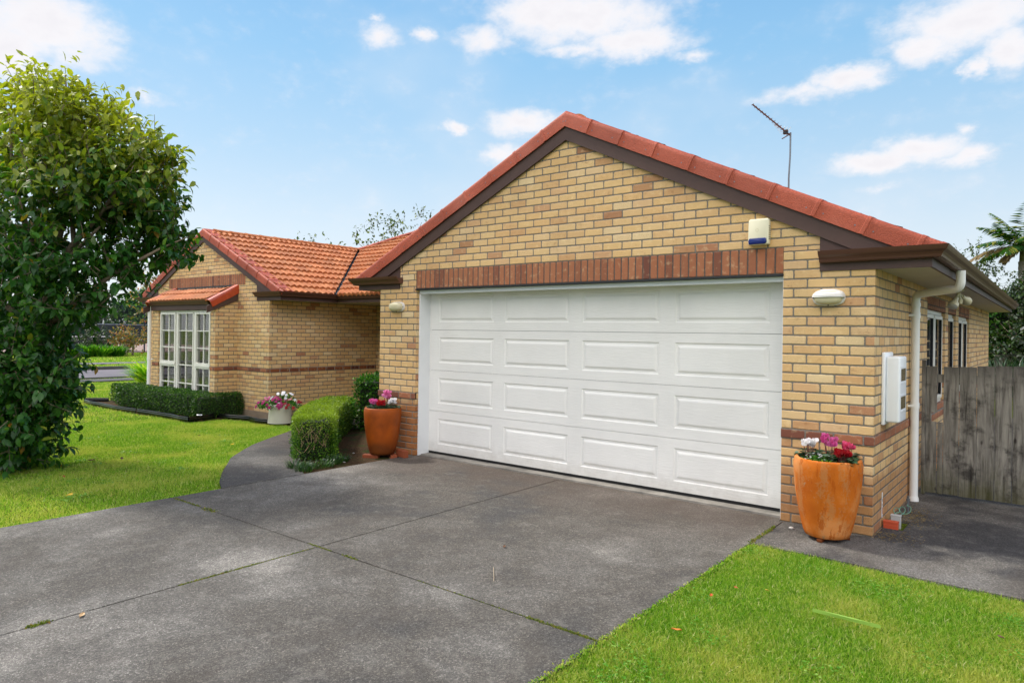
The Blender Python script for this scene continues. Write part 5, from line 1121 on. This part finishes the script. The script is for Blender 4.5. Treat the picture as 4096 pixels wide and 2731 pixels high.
for i, (x, y) in enumerate([(-49.5, 10.6), (-49.2, 11.5), (-48.8, 12.4), (-49.0, 13.2)]): tuft('strappy_clump', (x, y, -.3), 'clump of strappy green leaves in front of the tennis court fence', 'plant', 260, .55, 1.0, .07, M_STRAP, group='strappy clumps along the court fence', spread=.9)
tuft('strappy_clump', (-51.5, 9.1, -.3), 'small brownish tuft of leaves left of the strappy clumps', 'plant', 90, .3, .6, .05, M_AUT)
tuft('lime_plant', (-22.2, 4.15, -.3), 'lime green variegated leafy plant beyond the bay downpipe', 'plant', 620, .55, 1.15, .085, M_LIME)
tuft('lime_plant', (-21.6, 4.5, -.3), 'second lime green plant tucked behind the bay downpipe', 'plant', 420, .45, 1.05, .085, M_LIME)
M_FENCEP = paint('navy_fence_post', '#1c2233', .4)
cf = thing('chain_link_fence', 'tall chain link fence with dark blue posts round the tennis court', 'fence', (-55.6, 0, -.3))
for y in range(-10, 60, 4):
    mb = MB(); mb.tube([(0, y, 0), (0, y, 3.65)], .06, 8); mb.build('post', M_FENCEP, cf)
mb = MB(); mb.tube([(0, -10, 3.65), (0, 58, 3.65)], .02, 6); mb.tube([(0, -10, .1), (0, 58, .1)], .03, 6); mb.build('rail', M_FENCEP, cf)
def fn(t, b):
    y, z = t.sep(t.pos())[1], t.sep(t.pos())[2]; a = t.math('ABSOLUTE', t.math('SUBTRACT', t.math('FRACT', t.math('MULTIPLY', t.math('ADD', y, z), 10)), .5)); c = t.math('ABSOLUTE', t.math('SUBTRACT', t.math('FRACT', t.math('MULTIPLY', t.math('SUBTRACT', y, z), 10)), .5))
    k = t.math('GREATER_THAN', t.math('MAXIMUM', a, c), .43); P_(t, b, '#2c3038', .6); t.put(b.inputs['Alpha'], k)
M_MESH = mat('chain_link_mesh', fn)
mb = MB(); mb.box(-.004, .004, -10, 58, .1, 3.65); mb.build('mesh', M_MESH, cf)
cf2 = thing('court_back_fence', 'distant court fence with grey top rail in front of the hedge trees', 'fence', (-88, 0, -.3))
for y in range(-10, 80, 4): mb = MB(); mb.tube([(0, y, 0), (0, y, 2.3)], .06, 6); mb.build('post', M_FENCEP, cf2)
mb = MB(); mb.tube([(0, -10, 2.3), (0, 78, 2.3)], .08, 6); mb.build('rail', M_STEEL, cf2)
mb = MB(); mb.box(-.004, .004, -10, 78, 0, 2.3); mb.build('windbreak', paint('dark_windbreak', '#22292a', .9), cf2)
nt = thing('tennis_net', 'tennis net with a white band across the court', 'tennis net', (-74, 10, -.28))
mb = MB(); mb.tube([(0, 0, 0), (0, 0, 1.07)], .05, 8); mb.tube([(0, 12.8, 0), (0, 12.8, 1.07)], .05, 8); mb.build('post', M_FENCEP, nt)
mb = MB(); mb.box(-.02, .02, 0, 12.8, .95, 1.05); mb.build('net_band', M_WHITE, nt); mb = MB(); mb.box(-.01, .01, 0, 12.8, .05, .95); mb.build('netting', M_BLACK, nt)

# ------------------------------------------------------------------ grass
def blades(name, poly, n, hmin, hmax, wd, label, m=M_GRASS, bent=True, exclude=(), edge=0, kind='stuff', cat='grass', zf=gzv, densf=None, obj=None):
    xs = [p[0] for p in poly]; ys = [p[1] for p in poly]; A = (max(xs)-min(xs))*(max(ys)-min(ys))
    x = rng.uniform(min(xs), max(xs), n); y = rng.uniform(min(ys), max(ys), n); k = inpoly(x, y, poly)
    for e in exclude: k &= ~inpoly(x, y, e)
    x, y = x[k], y[k]; N = len(x)
    P = np.stack([x, y, zf(x, y)-.028], 1); a = rng.uniform(0, 6.28, N); lean = np.abs(rng.normal(0, .8, N))+.1
    d_ = np.stack([np.cos(a)*lean, np.sin(a)*lean, np.ones(N)], 1); b_ = rng.uniform(0, 6.28, N); X, Y, Z = frames(d_, np.stack([np.cos(b_), np.sin(b_), 0*b_], 1))
    clump = .75+.5*(np.sin(x*3.1)*np.sin(y*2.7)+1)/2; L = rng.uniform(hmin, hmax, N)*clump; S = np.stack([np.full(N, wd)*rng.uniform(.7, 1.3, N), L, L], 1)
    tv, tf = BLADE if bent else ([(-.5, 0, 0), (.5, 0, 0), (0, 1, 0)], [(0, 1, 2)])
    tv = [(v[0], v[1], v[2]*2.2) for v in tv]
    o = scatter(name, tv, tf, P, X, Y, Z, S, m, None); return tag(o, label, cat, kind=kind)
LR = [(-.72, -.90), (-.1, -.895), (.6, -.93), (1.12, -.92), (3.2, -.75), (3.2, -4.3), (-.72, -4.3)]
def wig(poly, amp=.02, step=.12):
    out = []
    for i in range(len(poly)):
        a = np.array(poly[i]); b_ = np.array(poly[(i+1) % len(poly)]); L = np.linalg.norm(b_-a); n = max(1, int(L/step))
        for k in range(n): p = a+(b_-a)*k/n; out.append((p[0]+rng.normal(0, amp), p[1]+rng.normal(0, amp)))
    return out
blades('lawn_grass', wig([(-.752, -.865), (-.1, -.862), (.6, -.90), (1.25, -.885), (2.2, -.83), (2.2, -4.3), (-.752, -4.3)], .014), 260000, .022, .05, .0042, 'short green lawn grass on the near right')
blades('lawn_grass', [(2.2, -.85), (8, -.6), (8, -12), (-.73, -12), (-.73, -4.3), (2.2, -4.3)], 60000, .03, .055, .010, 'lawn grass outside the right edge')
LL = wig([(-5.765, -7.5), (-5.765, -2.72), (-6.12, -2.54), (-6.57, -2.26), (-7.02, -1.95), (-7.47, -1.65), (-8.02, -1.16), (-8.52, -.70), (-9.12, -.03), (-9.72, .70), (-10.3, 1.3), (-10.95, 1.42), (-11.6, 1.20), (-12.1, 1.27), (-12.65, 1.09), (-12.70, .33), (-13.9, .32), (-13.9, -7.5)])
blades('lawn_grass', LL, 420000, .025, .05, .0065, 'sunlit green lawn between the front tree and the garden path', bent=False)
LL2 = [(-13.9, .32), (-15.6, .27), (-16.8, .34), (-17.96, .40), (-19.1, .64), (-19.1, 3.5), (-26, 7), (-26, -4), (-13.9, -4)]
blades('lawn_grass', LL2, 130000, .04, .06, .013, 'lawn beyond the hedge reaching to the street', bent=False)
blades('lawn_grass', [(-38.3, 0), (-38.3, 20), (-33.9, 18), (-33.9, 2)], 26000, .05, .08, .03, 'grass berm on the far side of the road', bent=False, zf=lambda x, y: -.27+0*x)
blades('lawn_grass', [(-55, 0), (-55, 26), (-40.1, 20), (-40.1, 2)], 50000, .06, .10, .04, 'grass verge in front of the tennis court', bent=False, zf=lambda x, y: -.29+0*x)
blades('lawn_grass', [(-27.95, 0), (-27.95, 12), (-27.4, 12), (-27.4, 0)], 5000, .03, .06, .02, 'narrow grass strip along the near kerb', bent=False, zf=lambda x, y: -.29+0*x)
def clover(poly, n, label, szs=.014):
    xs = [p[0] for p in poly]; ys = [p[1] for p in poly]; cx = rng.uniform(min(xs), max(xs), 60); cy = rng.uniform(min(ys), max(ys), 60); k = rng.integers(0, 60, n)
    x = cx[k]+rng.normal(0, .07, n); y = cy[k]+rng.normal(0, .07, n); q = inpoly(x, y, poly); x, y = x[q], y[q]; N = len(x); P = np.stack([x, y, gzv(x, y)+rng.uniform(-.012, .012, N)], 1)
    a = rng.uniform(0, 6.28, N); d_ = np.stack([np.cos(a), np.sin(a), rng.uniform(-.2, .4, N)], 1); X, Y, Z = frames(d_, np.array([[0, 0, 1.]])+.35*rv(N)); return tag(scatter('clover_weeds', *OVAL, P, X, Y, Z, rng.uniform(szs*.7, szs*1.3, N), M_CLOVER, None), label, 'weeds', kind='stuff')
M_CLOVER = leaf_mat('clover_leaves', [(0, '#4a8418'), (.6, '#649c2c'), (1, '#93b450')], .3, .45, spec=.3)
clover([(-.70, -.95), (1.2, -1.0), (2.2, -1.0), (2.2, -4.2), (-.70, -4.2)], 5000, 'clover and flat weeds in the right lawn')
clover([(-5.85, -2.9), (-8.3, -1.1), (-11, .8), (-13, .1), (-13, -3), (-8, -4.8), (-5.85, -4.8)], 1500, 'clover and flat weeds in the left lawn', .022)
# moss and weeds in the joints
M_MOSS = leaf_mat('joint_weeds', [(0, '#43501a'), (.5, '#667a28'), (.8, '#8a8a38'), (1, '#8a6338')], .3, .6)
def joint(pts, n, label, w=.008, h=.02, zz=0.02):
    P = []; pts = np.array(pts)
    for i in range(n): a = rng.uniform(0, 1); q = pts[0]*(1-a)+pts[1]*a; P.append((q[0]+rng.normal(0, w), q[1]+rng.normal(0, w), -.006+zz))
    P = np.array(P); X, Y, Z = frames(np.array([0, 0, .6])+rv(n), rv(n)); return tag(scatter('joint_weeds', *DIA, P, X, Y, Z, rng.uniform(h*.5, h, n), M_GRASS if 'ragged' in label else M_MOSS, None), label, 'weeds', kind='stuff')
joint([(-3.32, -3.75), (-3.32, -4.35)], 700, 'yellow-green moss in the long driveway joint', .006, .014, .004)
joint([(-3.32, -3.3), (-3.32, -3.75)], 300, 'thin moss in the driveway joint near the crossing', .004, .012, .004)
joint([(-3.45, -3.25), (-3.15, -3.25)], 300, 'brown weeds where the driveway joints cross', .006, .012, .004)
joint([(-2.85, -3.25), (-3.0, -3.25)], 160, 'small moss patch right of the joint crossing', .008, .018, .004)
joint([(-1.25, -3.25), (-.76, -3.25)], 700, 'green weeds in the joint near the right lawn', .007, .016, .004)
joint([(-2.2, -3.25), (-1.25, -3.25)], 260, 'sparse moss along the cross joint', .003, .012, .004)
joint([(-5.7, -3.25), (-5.2, -3.25)], 200, 'pale weeds in the cross joint beside the left lawn', .008, .02, .004)
joint([(-5.1, -3.25), (-4.9, -3.25)], 180, 'yellow tuft in the left cross joint', .02, .02, .004)
joint([(-3.32, -5.2), (-3.32, -5.1)], 160, 'moss clump in the joint at the bottom left', .012, .022, .004)
joint([(-.735, -.86), (-.74, -.25)], 420, 'weeds between driveway and side path', .008, .024, .006)
joint([(-.725, -.95), (-.75, -4.2)], 1500, 'ragged dry grass fringe along the right driveway edge', .012, .022, .004)
joint([(-5.77, -2.75), (-5.76, -5.0)], 900, 'ragged grass fringe along the left driveway edge', .010, .022, .004)
# straw by the drain, leaf litter in the bed
def litter(name, cx, cy, sx, sy, n, L, m, label, z=.004):
    x = rng.normal(cx, sx, n); y = rng.normal(cy, sy, n); P = np.stack([x, y, gzv(x, y)+z+rng.uniform(0, .008, n)], 1); a = rng.uniform(0, 6.28, n); d_ = np.stack([np.cos(a), np.sin(a), rng.uniform(-.1, .2, n)], 1); X, Y, Z = frames(d_, np.array([[0, 0, 1.]])+.3*rv(n)); return tag(scatter(name, *DIA, P, X, Y, Z, np.stack([rng.uniform(L*.1, L*.25, n), rng.uniform(L*.5, L, n), np.full(n, L)], 1), m, None), label, 'litter', kind='stuff')
M_STRAW = leaf_mat('straw', [(0, '#6b5530'), (.5, '#9a8148'), (1, '#c2ab6a')], .1, .8); M_LIT = leaf_mat('leaf_litter_mat', [(0, '#2c2016'), (.5, '#5a3d24'), (.8, '#8a5a2e'), (1, '#a59070')], .1, .8)
litter('straw_litter', .15, .95, .10, .22, 500, .035, M_STRAW, 'dry straw around the pipe stub by the downpipe'); litter('straw_litter', .1, .1, .12, .10, 200, .035, M_STRAW, 'dry straw in front of the drain hole by the corner')
litter('leaf_litter', -6.4, -.6, .35, .45, 900, .03, M_LIT, 'dead leaf litter on the bed beside the dark pot', .0); litter('leaf_litter', -14.5, .55, 1.6, .08, 500, .05, M_LIT, 'bark and dead leaves under the wing hedge', .0)
litter('leaf_litter', -8.9, -3.2, .6, .7, 700, .05, M_LIT, 'fallen leaves under the front tree', .01)
litter('grit', -3.1, .04, 1.4, .03, 700, .012, M_LIT, 'grit and dust along the foot of the garage door', .0)
# individual fallen leaves
def fallen(x, y, L, col, label, rz, z=.035):
    m = paint('fallen_'+col[1:], col, .7, 0, .2); mb = MB(); n = 7
    g_ = [[(s*.24*math.sin(math.pi*max(.03, k/n)*.98)*L, (k/n-.5)*L, .10*L*(abs(s))+.03*L*math.sin(k*1.3)) for s in (-1, -.5, 0, .5, 1)] for k in range(n+1)]; mb.quadmesh(g_)
    o = mb.build('fallen_leaf', m, None, smooth=True, fix=False); o.location = (x, y, gz(x, y)+z); o.rotation_euler = (rng.uniform(-.2, .2), rng.uniform(-.3, .3), rz); return tag(o, label, 'leaf')
fallen(-.446, -2.905, .06, '#c9782a', 'orange leaf standing in the right lawn near the drive', 2.2); fallen(-.428, -2.034, .04, '#a8541f', 'small rust leaf near the top of the right lawn', 1.0); fallen(-.50, -2.275, .045, '#c05a1c', 'orange brown leaf halfway down the right lawn', .3); fallen(-.25, -1.95, .05, '#b79a2a', 'yellow leaf on the right lawn above the others', .8)
fallen(-6.44, -3.935, .085, '#d9b43a', 'yellow leaf on the left lawn by the driveway edge', .5); fallen(-8.81, -2.873, .10, '#5e3a22', 'brown leaf in the middle of the left lawn', .2); fallen(-8.55, -2.6, .09, '#4e2f1f', 'dark brown leaf right of the other brown one on the left lawn', 1.2); fallen(-8.6, -1.0, .07, '#e0c030', 'small bright yellow leaf on the left lawn toward the path', .1)
fallen(1.0, -1.8, .05, '#5a3a26', 'dry brown leaf at the right side of the right lawn', .7); fallen(-7.6, -3.6, .06, '#b0502a', 'small orange leaf on the left lawn', 1.5); fallen(-2.2, -2.3, .05, '#6a4a30', 'brown leaf on the driveway concrete', .5, .006); fallen(-3.26, -4.95, .06, '#c9a77a', 'pale tan leaf lying beside the driveway joint', .9, .006); fallen(-10.4, -.6, .08, '#6b4428', 'brown leaf on the lawn before the wing', .4)
mb = MB(); g_ = [[(k*.046-.18, s*.0075*math.sin(math.pi*min(.97, max(.06, k/8))), .005+.02*abs(s)) for s in (-1, 0, 1)] for k in range(9)]; mb.quadmesh(g_); o = mb.build('flax_leaf', paint('pale_green_blade', '#a3c85a', .4), None, smooth=True, fix=False); o.location = (.27, -2.16, .045); o.rotation_euler = (0, 0, rad(0)); tag(o, 'long pale green leaf blade lying on the right lawn', 'leaf')
o = None
mb = MB(); mb.tube([(-1.96, -2.72, .006), (-1.82, -2.88, .010), (-1.78, -2.93, .006)], .0022, 5); tag(mb.build('dry_twig', paint('pale_straw_twig', '#b7a68a', .8), None), 'pale dry twig lying on the driveway', 'twig')
